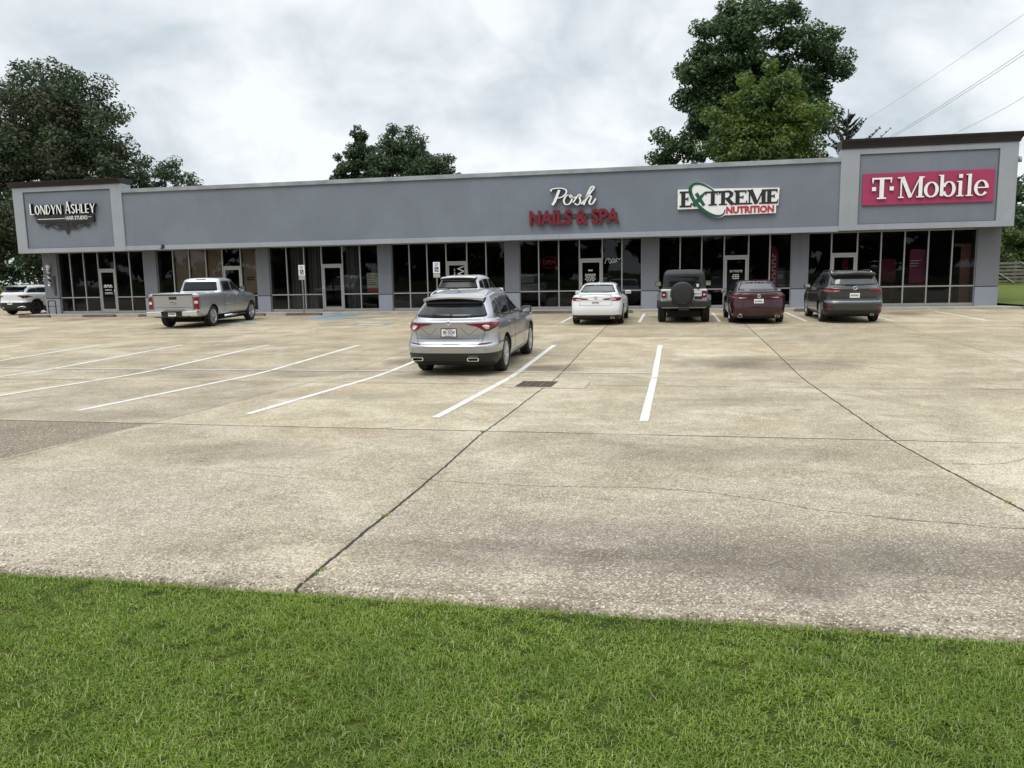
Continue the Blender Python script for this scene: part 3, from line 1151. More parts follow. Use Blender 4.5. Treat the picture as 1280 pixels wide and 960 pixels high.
# feather flag inside the nutrition shop window
fl = thing('feather_flag', 'tall red feather flag with white writing inside the shop window', 'flag', (4.22, D + .6, 0))
mb = MB()
out = cr([(0, .55), (0, 2.55), (.10, 2.70), (.26, 2.62), (.36, 2.30), (.37, 1.6), (.34, .75)], 5)
mb.prism(out, -.004, .004)
mb.build('flag_cloth', [mat_simple('flag_red', (.30, .022, .045), .8)], fl)
mb = MB()
mb.tube([(0, 0, .02), (0, 0, 2.56), (.08, 0, 2.70), (.24, 0, 2.64)], .012)
mb.lathe([(0, .03), (.20, .03), (.20, 0), (0, 0)], 16)
mb.build('pole', [GALV], fl)
mb = MB()
for k in range(9):
    z = .95 + k * .16
    mb.box(.11, .27, -.008, -.005, z, z + .05)
    mb.box(.11 + .1 * (k % 2), .16 + .1 * (k % 2), -.008, -.005, z + .055, z + .13)
mb.build('lettering', [WHITED], fl)
# furniture seen dimly inside the nutrition shop
mb = MB()
mb.box(4.45, 4.95, D + .7, D + 1.2, .85, 1.75, 0, .06)
mb.box(4.55, 4.65, D + .8, D + .9, .005, .85, 0)
mb.box(4.75, 4.85, D + .8, D + .9, .005, .85, 0)
tag(mb.build('display_stand', [mat_simple('stand_dark', (.05, .04, .04), .6)]), 'dark display stand right of the red feather flag', 'display stand')
# neon OPEN sign
ns = thing('open_sign', 'unlit red OPEN neon sign with oval border in the salon window', 'neon sign', (-5.72, D + .22, 2.18))
text_mesh('letters', 'OPEN', .30, mat_simple('neon_red', (.30, .02, .03), .4, emit=(1, .05, .08), es=.03), ns, (0, 0, 0), ext=.01, width=.62)
mb = MB()
ring = [(.44 * math.cos(a), .26 * math.sin(a)) for a in np.linspace(0, 2 * math.pi, 33)[:-1]]
ring = [(x * (1 - .12 * abs(math.sin(2 * math.atan2(z, x)))), z) for x, z in ring]
mb.tube([(x, 0, z) for x, z in ring] + [(ring[0][0], 0, ring[0][1])], .012, 6)
mb.build('border_tube', [MATS['neon_red']], ns)
mb = MB()
for sx in (-.3, .3):
    mb.tube([(sx, .01, .2), (sx, .01, .99)], .006, 6)
mb.build('hanger', [GALV], ns)
# script decal on the right window of the salon
mb = MB()
for j, (z0, w) in enumerate([(2.24, .62), (2.12, .40)]):
    p = [(-2.95 + w * t, z0 + .05 * t + .045 * math.sin(t * 22 + j)) for t in np.linspace(0, 1, 30)]
    mb.ribbon(p, .022, D + .135, D + .139)
mb.ribbon(cr([(-3.12, 2.06), (-3.08, 2.22), (-2.98, 2.32), (-2.9, 2.28)], 5), .022, D + .133, D + .137)
tag(mb.build('window_decal', [WHITED]), 'white script decal on the right hand salon window', 'window decal')

# ------------------------------------------------------------------ lettering by strokes
class Sign(MB):
    """strokes of one letter set; every new stroke sits a hair in front of the last so faces never share a plane"""
    def __init__(self, y0, y1):
        super().__init__()
        self.y0, self.y1, self.k = y0, y1, 0

    def st(self, pts, w, mi=0, ms=1, closed=False):
        self.k += 1
        return self.ribbon(pts, w, self.y0 - .0011 * (self.k % 13), self.y1, mi, ms, closed)

    def ell(self, cx, cz, rx, rz, thick, thin, a0=0, a1=360, mi=0, ms=1):
        n = 36
        full = abs(a1 - a0) >= 360
        an = [rad(a0 + (a1 - a0) * i / n) for i in range(n if full else n + 1)]
        pts = [(cx + rx * math.cos(a), cz + rz * math.sin(a)) for a in an]
        w = [thin + (thick - thin) * abs(math.cos(a)) ** 1.3 for a in an]
        return self.st(pts, w, mi, ms, full)


def serif(sg, ch, x, z, w, h, sw, mi=0, ms=1):
    """bold slab-serif glyph in the box x..x+w, z..z+h; sw = stem width"""
    th = sw * .36          # thin stroke
    sf = sw * .55          # serif overhang
    def V(px, z0=z, z1=z + h, ww=sw):
        sg.st([(px, z0), (px, z1)], ww, mi, ms)
    def Hh(x0, x1, pz, ww=th):
        sg.st([(x0, pz), (x1, pz)], ww, mi, ms)
    def foot(px, ww=sw):
        Hh(px - ww / 2 - sf, px + ww / 2 + sf, z + th / 2)
    def head(px, ww=sw):
        Hh(px - ww / 2 - sf, px + ww / 2 + sf, z + h - th / 2)
    if ch == 'T':
        V(x + w / 2); foot(x + w / 2); Hh(x, x + w, z + h - th * .6, th * 1.2)
        for px in (x + th * .5, x + w - th * .5):
            sg.st([(px, z + h), (px, z + h * .74)], [th * 1.3, th * .5], mi, ms)
    elif ch == 'E':
        px = x + sw * .9
        V(px); Hh(x, x + w * .94, z + th * .6, th * 1.2); Hh(x, x + w * .90, z + h - th * .6, th * 1.2); Hh(px, x + w * .68, z + h * .52)
        sg.st([(x + w * .95 - th / 2, z), (x + w * .97, z + h * .28)], [th * 1.3, th * .5], mi, ms)
        sg.st([(x + w * .90 - th / 2, z + h), (x + w * .90, z + h * .75)], [th * 1.3, th * .5], mi, ms)
        sg.st([(x + w * .68, z + h * .64), (x + w * .68, z + h * .40)], th * .7, mi, ms)
    elif ch == 'R':
        px = x + sw * .9
        V(px); foot(px); Hh(x, x + w * .55, z + h - th * .6, th * 1.2)
        pts = cr([(px, z + h - th / 2), (x + w * .6, z + h - th / 2), (x + w * .80, z + h * .76), (x + w * .6, z + h * .49), (px, z + h * .48)], 6)
        sg.st(pts, [th + (sw - th) * max(0, 1 - abs(i / (len(pts) - 1) - .5) * 3.0) for i in range(len(pts))], mi, ms)
        sg.st([(x + w * .50, z + h * .48), (x + w * .88, z + th * .4)], sw * .95, mi, ms)
        Hh(x + w * .74, x + w * 1.02, z + th / 2)
    elif ch == 'M':
        a, b = x + w * .14, x + w * .86
        V(a, ww=th * 1.1); V(b); foot(a, th); foot(b)
        Hh(x, a + sw * .4, z + h - th / 2); Hh(b - sw * .4, x + w, z + h - th / 2)
        sg.st([(a + sw * .25, z + h), (x + w * .5, z + th * .3)], sw, mi, ms)
        sg.st([(x + w * .5, z + th * .3), (b - sw * .1, z + h)], th, mi, ms)
    elif ch == 'o':
        sg.ell(x + w / 2, z + h / 2, w / 2 - sw / 2, h / 2 - th / 2, sw, th, mi=mi, ms=ms)
    elif ch == 'b':
        px = x + sw * .8
        V(px, z + .04 * h); Hh(x - sf * .4, px, z + h - th / 2)
        xh = h * .70
        sg.ell(x + w * .58, z + xh / 2, w * .42 - sw / 2, xh / 2 - th / 2, sw, th, -160, 160, mi, ms)
    elif ch == 'i':
        px = x + w / 2
        V(px, z, z + h * .70); foot(px); Hh(px - sw / 2 - sf, px, z + h * .70 - th / 2)
        sg.st([(px, z + h * .83), (px + .0001, z + h)], sw * 1.15, mi, ms)
    elif ch == 'l':
        px = x + w / 2
        V(px); foot(px); Hh(px - sw / 2 - sf, px, z + h - th / 2)
    elif ch == 'e':
        sg.ell(x + w / 2, z + h / 2, w / 2 - sw / 2, h / 2 - th / 2, sw, th, 0, 325, mi, ms)
        Hh(x + sw * .6, x + w - sw * .25, z + h * .52)
    return sg


# magenta sign at the right end
sg_t = thing('shop_sign', 'magenta sign board with white T Mobile letters on the right tower', 'shop sign', (10.15, F0 - .03, 4.88))
mb = MB()
mb.box(-2.48, 2.49, 0, .07, -.64, .65, 0, .008)
mb.build('panel', [MAG], sg_t)
sg = Sign(-.085, -.002)
ox, oz = 10.15, 4.88
h1 = .80
# mark: a T with two square dots
zb = -.40
serif(sg, 'T', -2.14, zb, .76, .86, .17)
for px in (-2.12, -1.44):
    sg.st([(px + .06 - .0, zb + .33), (px + .0601, zb + .49)], .16)
serif(sg, 'M', -1.16, zb + .01, 1.02, .84, .145)
serif(sg, 'o', -.15, zb, .56, .62, .128)
serif(sg, 'b', .42, zb, .62, .88, .128)
serif(sg, 'i', 1.06, zb, .30, .88, .128)
serif(sg, 'l', 1.40, zb, .30, .88, .128)
serif(sg, 'e', 1.72, zb, .54, .62, .128)
sg.build('letters', [WHITE, DARKRET], sg_t)

# salon sign: script word over red channel letters
sg_p = thing('shop_sign', 'white script Posh above red NAILS & SPA channel letters', 'shop sign', (-4.42, F0 - .01, 4.6))
sg = Sign(-.11, .04)
def loc(pts):
    return [(x + 4.42, z - 4.6) for x, z in pts]
def script(pts, w0, w1, sub=7):
    """pen stroke, heavier on the down strokes"""
    p = cr(loc(pts), sub)
    w = []
    for i in range(len(p)):
        a, b = p[max(i - 1, 0)], p[min(i + 1, len(p) - 1)]
        dz = (b[1] - a[1]) / (math.hypot(b[0] - a[0], b[1] - a[1]) or 1)
        w.append((w0 + (w1 - w0) * max(0, abs(dz)) ** 1.5) * .78)
    sg.st(p, w)
def px(*q):
    return [(-5.43 + (X - 415) * .004188, 5.43 - (Y - 95) * .0046 - (X - 415) * .0002) for X, Y in q]
script(px((508, 108), (480, 170), (455, 222), (430, 252)), .10, .16)
script(px((416, 122), (428, 102), (476, 92), (540, 92), (578, 106), (584, 130), (562, 158), (522, 178), (488, 184)), .055, .10)
script(px((612, 150), (580, 165), (558, 200), (563, 232), (590, 246), (622, 232), (642, 200), (640, 165), (614, 150), (640, 182), (690, 172)), .05, .11)
script(px((655, 226), (690, 180), (722, 148), (738, 160), (724, 178), (734, 206), (722, 236), (695, 246), (674, 232)), .05, .10)
script(px((742, 238), (790, 190), (840, 130), (874, 88), (868, 70), (848, 80), (822, 122), (795, 182), (768, 246)), .05, .12)
script(px((774, 232), (800, 186), (834, 160), (848, 174), (828, 216), (838, 240), (866, 228), (896, 184)), .05, .11)
sg.build('script_letters', [WHITE, mat_simple('letter_return_grey', (.10, .10, .10), .6)], sg_p)
text_mesh('channel_letters', 'NAILS & SPA', .86, REDS, sg_p, (-.01, -.05, -.48), ext=.07, offset=.032, width=4.04, mat_side=REDD)
mb = MB()
mb.box(-1.95, 1.95, .02, .05, -.50, -.30)
mb.build('raceway', [mat_simple('raceway_grey', (.045, .05, .055), .7)], sg_p)

# nutrition sign
sg_x = thing('shop_sign', 'white contour sign reading EXTREME NUTRITION with green swoosh', 'shop sign', (2.25, F0 - .02, 4.7))
def LX(pts):
    return [(x - 2.25, z - 4.7) for x, z in pts]
def rot_ell(cx, cz, rx, rz, ang, n=40, a0=0, a1=360):
    out = []
    for i in range(n + (0 if a1 - a0 >= 360 else 1)):
        a = rad(a0 + (a1 - a0) * i / n)
        x, z = rx * math.cos(a), rz * math.sin(a)
        c, s = math.cos(ang), math.sin(ang)
        out.append((cx + x * c - z * s, cz + x * s + z * c))
    return out
EC = (1.40, 4.70)
ea = rad(-43)
mb = MB()
edgeW = mat_simple('sign_edge', (.30, .30, .30), .6)
mb.prism(LX([(.14, 4.33), (4.33, 4.37), (4.36, 5.10), (1.2, 5.17), (.14, 5.17)]), -.060, .04)
mb.prism(LX(rot_ell(EC[0], EC[1], .99, .50, ea)), -.0625, .038)
mb.prism(LX([(2.05, 4.02), (4.24, 4.05), (4.24, 4.40), (2.05, 4.40)]), -.065, .036)
mb.build('backing', [WHITE], sg_x)
sg = Sign(-.075, -.03)
sg.k = 1
serif(sg, 'E', .22 - 2.25, 4.41 - 4.7, .52, .68, .175, 0, 0)
bx = [(1.30, .64, 'T'), (1.90, .62, 'R'), (2.50, .55, 'E'), (3.03, .80, 'M'), (3.80, .52, 'E')]
for x, w, ch in bx:
    serif(sg, ch, x - 2.25, 4.45 - 4.7, w, .60, .165, 0, 0)
# X : black thin arm, green heavy arm sweeping into the ring
sg.st(LX([(.92, 4.99), (1.26, 4.46)]), [.15, .13], 1, 1)
sg.st(LX([(1.30, 5.02), (1.06, 4.76), (.80, 4.46)]), [.06, .17, .20], 1, 1)
arc = rot_ell(EC[0], EC[1], .915, .44, ea, 48, 78, 385)
arc = LX(arc)
wts = [.035 + .115 * math.sin(math.pi * min(1, i / (len(arc) - 1) * 1.0)) for i in range(len(arc))]
sg.st(arc, wts, 1, 1)
sg.build('letters', [DARKRET, GREENS], sg_x)
text_mesh('red_letters', 'NUTRITION', .38, mat_simple('sign_red', (.45, .02, .035), .45), sg_x, (3.17 - 2.25, -.078, 4.22 - 4.7), ext=.010, offset=.016, width=1.97)

# hair studio sign
sg_l = thing('shop_sign', 'white deco LONDYN ASHLEY letters over a black hair studio panel', 'shop sign', (-30.6, F0 - .01, 4.9))
sg = Sign(-.14, .05)
tk, tn = .075, .035


def deco(ch, x, z, w, h):
    X0, X1 = x + tk / 2, x + w
    P_ = lambda pts, ww: sg.st(pts, ww)
    if ch == 'L':
        P_([(X0, z), (X0, z + h)], tk); P_([(x, z + tn / 2), (X1, z + tn / 2)], tn)
    elif ch == 'O':
        sg.ell(x + w / 2, z + h / 2, w / 2 - tk / 2, h / 2 - tn / 2, tk, tn)
    elif ch == 'N':
        P_([(X0 - .02, z), (X0 - .02, z + h)], tn); P_([(X0, z + h), (X1 - tn, z)], tk); P_([(X1 - tn / 2, z), (X1 - tn / 2, z + h)], tn)
    elif ch == 'D':
        P_([(X0, z), (X0, z + h)], tk)
        P_(cr([(X0, z + h - tn / 2), (x + w * .6, z + h - tn), (X1 - tn / 2, z + h * .5), (x + w * .6, z + tn), (X0, z + tn / 2)], 6), tn * 1.2)
    elif ch == 'Y':
        P_([(x + tk / 2, z + h), (x + w / 2, z + h * .42)], tk); P_([(X1, z + h), (x + w / 2, z + h * .42)], tn); P_([(x + w / 2, z + h * .45), (x + w / 2, z)], tk)
    elif ch == 'A':
        P_([(x + tn / 2, z), (x + w * .5, z + h)], tn); P_([(x + w * .48, z + h), (X1 - tk / 2, z)], tk); P_([(x + w * .2, z + h * .28), (x + w * .8, z + h * .28)], tn)
    elif ch == 'S':
        P_(cr([(X1 - .02, z + h * .84), (x + w * .5, z + h - tn / 2), (x + w * .12, z + h * .78), (x + w * .5, z + h * .52), (X1 - tn, z + h * .26), (x + w * .5, z + tn / 2), (x + .02, z + h * .18)], 6), tk * .75)
    elif ch == 'H':
        P_([(X0, z), (X0, z + h)], tk); P_([(X1 - tn / 2, z), (X1 - tn / 2, z + h)], tn); P_([(X0, z + h * .36), (X1, z + h * .36)], tn)
    elif ch == 'E':
        P_([(X0, z), (X0, z + h)], tk)
        for q in (tn / 2, h * .42, h - tn / 2):
            P_([(X0, z + q), (X1 - .02, z + q)], tn)


x = -1.96
for ch, w in zip('LONDYN', (.29, .32, .31, .29, .31, .30)):
    hh = .56 if ch == 'L' and x < -1.9 else .46
    deco(ch, x, .235, w - .03, hh)
    x += w + .015
x = .14
for ch, w in zip('ASHLEY', (.34, .26, .29, .24, .25, .32)):
    hh = .60 if ch == 'A' else .46
    deco(ch, x, .235, w - .03, hh)
    x += w + .012
sg.build('letters', [WHITE, DARKRET], sg_l)
mb = MB()
mb.box(-1.66, 1.72, -.09, .04, -.20, .19, 0, .01)
mb.build('panel', [DARKRET], sg_l)
mb = MB()
mb.box(-1.58, .05, -.096, -.089, -.02, .015)
mb.box(1.40, 1.60, -.096, -.089, .03, .055)
mb.build('rule_line', [WHITED], sg_l)
text_mesh('subtitle', 'HAIR STUDIO', .26, WHITED, sg_l, (.73, -.096, .005), ext=.006, offset=.006, width=1.27)
sg = Sign(-.01, .01)
for s in (-1, 1):
    q = lambda pts: [(.05 + s * x, z) for x, z in pts]
    sg.st(cr(q([(.05, -.72), (.10, -.55), (.28, -.50), (.55, -.52), (.85, -.40), (1.15, -.30), (1.30, -.36), (1.18, -.44), (1.08, -.36)]), 5), .05)
    sg.st(cr(q([(.02, -.30), (.20, -.34), (.42, -.30), (.52, -.38), (.40, -.46), (.30, -.38)]), 5), .045)
    sg.st(cr(q([(.10, -.46), (.32, -.40), (.62, -.30), (.95, -.28), (1.12, -.33)]), 5), .04)
sg.st([(.05, -.26), (.05, -.82)], [.16, .02])
sg.build('scroll_ornament', [mat_simple('ornament_black', (.02, .02, .022), .6), DARKRET], sg_l)

# barber pole on the left pier
bp = thing('barber_pole', 'striped barber pole with round white lamp on the left end pier', 'barber pole', (-32.72, D - .12, 1.55))
mb = MB()
mb.tube([(0, 0, 0), (0, 0, .78)], .075, 14)
n_st = mb.build('cylinder', [mat_simple('pole_white', (.6, .6, .6), .4)], bp)
pm = bpy.data.materials.new('barber_stripes')
pm.use_nodes = True
n = NT(pm.node_tree)
tc = n.node('ShaderNodeTexCoord')
sp = n.node('ShaderNodeSeparateXYZ')
n.set(sp, 0, tc.outputs['Object'])
an = n.math('ARCTAN2', sp.outputs['Y'], sp.outputs['X'])
v = n.math('FRACT', n.math('ADD', n.math('MULTIPLY', an, .159155), n.math('MULTIPLY', sp.outputs['Z'], 3.6)))
b = n.node('ShaderNodeBsdfPrincipled')
n.set(b, 'Base Color', n.ramp(v, [(.0, (.65, .65, .65)), (.4, (.65, .65, .65)), (.42, (.05, .05, .07)), (1.0, (.05, .05, .07))]))
n.set(b, 'Roughness', .3)
o = n.node('ShaderNodeOutputMaterial')
n.set(o, 'Surface', b.outputs[0])
n_st.data.materials[0] = pm
mb = MB()
mb.lathe([(.0, 0.0), (.07, .02), (.115, .09), (.11, .16), (.06, .21), (0, .225)], 16, 'Z', (0, 0, .84))
mb.build('globe', [mat_simple('globe_white', (.75, .74, .70), .35)], bp)
mb = MB()
for z in (-.08, .76):
    mb.lathe([(0, z), (.09, z), (.09, z + .08), (0, z + .08)], 14)
    mb.box(-.03, .03, .05, .13, z + .02, z + .06)
mb.build('bracket', [CHROME], bp)
mb = MB()
mb.box(-32.56, -32.42, D - .03, D - .005, .98, 2.0, 0, .01)
tag(mb.build('vertical_plaque', [mat_simple('plaque_dark', (.03, .03, .045), .6, var=.3, vscale=9)]), 'narrow dark vertical plaque beside the barber pole', 'plaque')
# bike rack
mb = MB()
mb.tube(cr([(-32.52, 36.3, 0), (-32.52, 36.3, .62), (-32.47, 36.3, .70), (-32.15, 36.3, .70), (-32.08, 36.3, .62), (-32.08, 36.3, 0)], 4), .028, 8)
mb.tube([(-32.52, 36.3, .42), (-32.08, 36.3, .42)], .02, 8)
tag(mb.build('bike_rack', [SATIN]), 'black hoop bike rack at the left end of the pavement', 'bike rack')

# small floodlight stub on the fascia band
mb = MB()
mb.box(-25.2, -25.06, F0 - .06, F0 - .002, 3.30, 3.45, 0, .01)
mb.bar((-25.13, F0 - .05, 3.36), (-25.13, F0 - .16, 3.24), .07)
tag(mb.build('flood_light', [BLACK]), 'small black flood light under the fascia above the papered windows', 'flood light')
mb = MB()
mb.tube([(13.47, F0 + .25, 5.9), (13.62, F0 + .25, 5.9)], .035, 8)
mb.tube([(13.62, F0 + .25, 5.78), (13.62, F0 + .25, 6.0)], .07, 10)
tag(mb.build('wall_light', [ALU]), 'small round wall light on the right end of the tower', 'wall light')
# vent pipe on main fascia field (flat plate)
# ------------------------------------------------------------------ street furniture
def wheel_stop(x, y, lab, rz=0):
    mb = MB()
    prof = [(-.085, 0), (-.085, .03), (-.05, .125), (.05, .125), (.085, .03), (.085, 0)]
    L = .92
    n = len(prof)
    vs = [(-L, p, z) for p, z in prof] + [(-L + .06, p * .9, z) for p, z in prof] + [(L - .06, p * .9, z) for p, z in prof] + [(L, p, z) for p, z in prof]
    vs = []
    for xx, sc_ in ((-L, .8), (-L + .07, 1), (L - .07, 1), (L, .8)):
        vs += [(xx, p, z * sc_) for p, z in prof]
    fs = []
    for i in range(3):
        for k in range(n):
            k2 = (k + 1) % n
            fs.append((i * n + k, (i + 1) * n + k, (i + 1) * n + k2, i * n + k2))
    fs += [tuple(range(n)), tuple(reversed(range(3 * n, 4 * n)))]
    mb.add(vs, fs)
    o = mb.build('wheel_stop', [STOPM])
    o.location = (x, y, gz(y))
    o.rotation_euler = (0, 0, rz)
    return tag(o, lab, 'wheel stop', 'concrete wheel stops along the pavement')


for x, lab in [(-32.2, 'concrete wheel stop in front of the striped barber pole'), (-28.4, 'concrete wheel stop in front of the hair studio door and its right window'),
               (-25.2, 'concrete wheel stop hidden behind the tailgate of the silver pickup'), (-20.2, 'concrete wheel stop by the pier just right of the silver pickup'),
               (-17.25, 'concrete wheel stop at the foot of the left disabled parking sign'), (-10.66, 'concrete wheel stop at the foot of the right disabled parking sign'),
               (-7.9, 'concrete wheel stop ahead of the white suv'), (-5.3, 'concrete wheel stop left of the white sedan'), (-2.65, 'concrete wheel stop ahead of the white sedan'),
               (.3, 'concrete wheel stop ahead of the white off-roader'), (3.0, 'concrete wheel stop ahead of the maroon sedan'), (5.9, 'concrete wheel stop ahead of the dark grey suv')]:
    wheel_stop(x, 34.95, lab, random.uniform(-.02, .02))


def access_sign(x, y, lab):
    t = thing('disabled_parking_sign', lab, 'parking sign', (x, y, gz(y)), 0, 'disabled parking signs')
    mb = MB()
    mb.box(-.03, .03, .012, .05, 0, 2.15)
    mb.build('post', [GALV], t)
    mb = MB()
    mb.box(-.16, .16, 0, .008, 1.88, 2.38, 0, .003)
    mb.build('sign_plate', [WHITE], t)
    mb = MB()
    mb.box(-.10, .10, -.004, -.001, 1.93, 2.16, 0)
    mb.build('blue_square', [mat_simple('sign_navy', (.015, .03, .10), .5)], t)
    mb = MB()
    mb.ribbon([(-.02, 2.13), (-.015, 2.06), (.035, 2.055), (.06, 1.98)], .022, -.008, -.0045)
    mb.ribbon([(-.02 + .055 * math.cos(a), 2.01 + .055 * math.sin(a)) for a in np.linspace(rad(120), rad(350), 14)], .016, -.007, -.0045)
    mb.build('wheelchair_symbol', [WHITE], t)
    mb = MB()
    for k, z in enumerate((2.32, 2.26, 2.21)):
        mb.box(-.11 + .01 * k, .11 - .015 * k, -.004, -.001, z - .012, z + .012)
    mb.build('lettering', [mat_simple('sign_ink', (.05, .08, .20), .6)], t)
    mb = MB()
    mb.box(-.16, .16, 0, .008, 1.68, 1.86, 0, .003)
    mb.build('supplementary_plate', [mat_simple('plate_grey', (.36, .36, .34), .5)], t)
    return t


access_sign(-17.40, 35.25, 'disabled parking sign in front of the curtained shop window')
access_sign(-10.70, 35.25, 'disabled parking sign behind the white suv roof')

# storm drain in the low point
dr = thing('storm_drain', 'rusty three-bay storm drain grate set in a pale concrete collar', 'drain', (-2.42, 14.02, gz(14.02)))
dr.rotation_euler = (math.atan((gz(14.4) - gz(13.6)) / .8), 0, 0)
mb = MB()
for x0, x1, y0, y1 in [(-.42, -.33, -.52, .52), (.33, .92, -.52, .52), (-.33, .33, -.52, -.44), (-.33, .33, .44, .52)]:
    mb.box(x0, x1, y0, y1, -.08, .014)
mb.build('collar', [mat_simple('drain_collar', (.40, .335, .245), .9, var=.2, vscale=4, bump=.3)], dr)
mb = MB()
for k in range(3):
    xa = -.325 + k * .22
    mb.box(xa, xa + .012, -.435, .435, .009, .022)
    mb.box(xa + .196, xa + .208, -.435, .435, .009, .022)
    for jj in range(11):
        yb = -.43 + jj * .083
        mb.box(xa + .012, xa + .196, yb, yb + .018, .009, .020)
    mb.box(xa + .10, xa + .112, -.435, .435, .009, .017)
mb.build('grate', [mat_simple('drain_iron', (.15, .12, .095), .7, .4, var=.4, vscale=12)], dr)
mb = MB()
mb.box(-.33, .33, -.44, .44, -.06, .008)  # dark plate above the lot, its colour stands in for the pit's darkness
mb.build('pit_shade_plate', [mat_simple('drain_pit_shade', (.06, .048, .036), .95)], dr)

# ------------------------------------------------------------------ vehicles
def R(z, yr, yf, w, br=.35, bf=.6, a=5, af=3.0, tr=.04, tf=.08):
    return dict(z=z, yr=yr, yf=yf, w=w, br=br, bf=bf, a=a, af=af, tr=tr, tf=tf)


QR = [0, .12, .24, .36, .48, .58, .67, .75, .81, .86, .90, .93, .955, .975, .99, 1.0]


def ring_pts(r, nside=34):
    yr, yf, w = r['yr'], r['yf'], r['w']
    ym = (yr + yf) / 2
    hl = max((yf - yr) / 2, .01)

    def wid(y):
        t = (y - ym) / hl
        return w * (1 - (r['tr'] if t < 0 else r['tf']) * abs(t) ** 3)
    out = []
    br, bf = min(r['br'], hl * .9), min(r['bf'], hl * .9)
    for q in QR:
        y = yr + br * (1 - max(0, 1 - q ** r['a']) ** .5)
        out.append((q * wid(yr + br) if q < 1 else wid(yr + br), y))
    y0, y1 = yr + br, yf - bf
    for i in range(1, nside):
        y = y0 + (y1 - y0) * i / nside
        out.append((wid(y), y))
    for q in reversed(QR):
        y = yf - bf * (1 - max(0, 1 - q ** r['af']) ** .5)
        out.append((q * wid(yf - bf), y))
    zf = r['z']
    if isinstance(zf, (list, tuple)):
        a = np.array(zf)
        return [(x, y, float(np.interp(y, a[:, 0], a[:, 1]))) for x, y in out]
    return [(x, y, zf) for x, y in out]


def loft(rings, sub=5):
    rings = [dict(rings[0], w=0.0)] + list(rings)
    K = [np.array(ring_pts(r)) for r in rings]
    n = len(K[0])
    rows = []
    m = len(K)
    for i in range(m - 1):
        p0, p1, p2, p3 = K[max(i - 1, 0)], K[i], K[i + 1], K[min(i + 2, m - 1)]
        d1 = np.maximum(np.linalg.norm(p2 - p1, axis=1), 1e-6)[:, None]
        d0 = np.maximum(np.linalg.norm(p1 - p0, axis=1), 1e-6)[:, None] if i > 0 else d1
        d2 = np.maximum(np.linalg.norm(p3 - p2, axis=1), 1e-6)[:, None] if i < m - 2 else d1
        # finite difference tangents weighted by chord length (keeps creases tight)
        if i > 0:
            m1 = ((p1 - p0) / d0 * d1 + (p2 - p1) / d1 * d0) / (d0 + d1)
        else:
            m1 = (p2 - p1) / d1
        if i < m - 2:
            m2 = ((p2 - p1) / d1 * d2 + (p3 - p2) / d2 * d1) / (d1 + d2)
        else:
            m2 = (p2 - p1) / d1
        m1, m2 = m1 * d1 * .85, m2 * d1 * .85
        for s in range(sub):
            t = s / sub
            h00, h10, h01, h11 = 2 * t ** 3 - 3 * t * t + 1, t ** 3 - 2 * t * t + t, -2 * t ** 3 + 3 * t * t, t ** 3 - t * t
            rows.append(h00 * p1 + h10 * m1 + h01 * p2 + h11 * m2)
    rows.append(K[-1])
    rows = [np.c_[np.maximum(r[:, 0], 0), r[:, 1:]] for r in rows]
    full = []
    for r in rows:
        left = r[1:-1][::-1].copy()
        left[:, 0] *= -1
        full.append(np.vstack([r, left]))
    N = len(full[0])
    V = np.vstack(full)
    Fs = []
    for j in range(len(full) - 1):
        for k in range(N):
            k2 = (k + 1) % N
            Fs.append((j * N + k, j * N + k2, (j + 1) * N + k2, (j + 1) * N + k))
    bm = bmesh.new()
    bv = [bm.verts.new(v) for v in V]
    for f in Fs:
        try:
            bm.faces.new([bv[i] for i in f])
        except ValueError:
            pass
    bmesh.ops.remove_doubles(bm, verts=bm.verts[:], dist=.0012)
    bmesh.ops.dissolve_degenerate(bm, dist=.0005, edges=bm.edges[:])
    bmesh.ops.recalc_face_normals(bm, faces=bm.faces[:])
    return bm


def bool_cut(ob, cutters):
    """difference with a joined cutter mesh, evaluated without operators"""
    cb = bmesh.new()
    for c in cutters:
        me = bpy.data.meshes.new('tmp')
        c.to_mesh(me)
        c.free()
        cb.from_mesh(me)
        bpy.data.meshes.remove(me)
    me = bpy.data.meshes.new('tmp_cutter')
    cb.to_mesh(me)
    cb.free()
    co = bpy.data.objects.new('tmp_cutter', me)
    COL.objects.link(co)
    md = ob.modifiers.new('cut', 'BOOLEAN')
    md.operation = 'DIFFERENCE'
    md.solver = 'MANIFOLD'
    md.object = co
    dg = bpy.context.evaluated_depsgraph_get()
    dg.update()
    new = bpy.data.meshes.new_from_object(ob.evaluated_get(dg))
    ob.modifiers.clear()
    old = ob.data
    ob.data = new
    bpy.data.meshes.remove(old)
    bpy.data.objects.remove(co)
    bpy.data.meshes.remove(me)


def cyl_bm(r, x0, x1, y, z, seg=40):
    bm = bmesh.new()
    bmesh.ops.create_cone(bm, cap_ends=True, segments=seg, radius1=r, radius2=r, depth=x1 - x0)
    bmesh.ops.transform(bm, matrix=Matrix.Translation(((x0 + x1) / 2, y, z)) @ Matrix.Rotation(math.pi / 2, 4, 'Y'), verts=bm.verts)
    return bm


def box_bm(x0, x1, y0, y1, z0, z1):
    bm = bmesh.new()
    bmesh.ops.create_cube(bm, size=1)
    for v in bm.verts:
        v.co = Vector(((x0 + x1) / 2 + v.co.x * (x1 - x0), (y0 + y1) / 2 + v.co.y * (y1 - y0), (z0 + z1) / 2 + v.co.z * (z1 - z0)))
    return bm


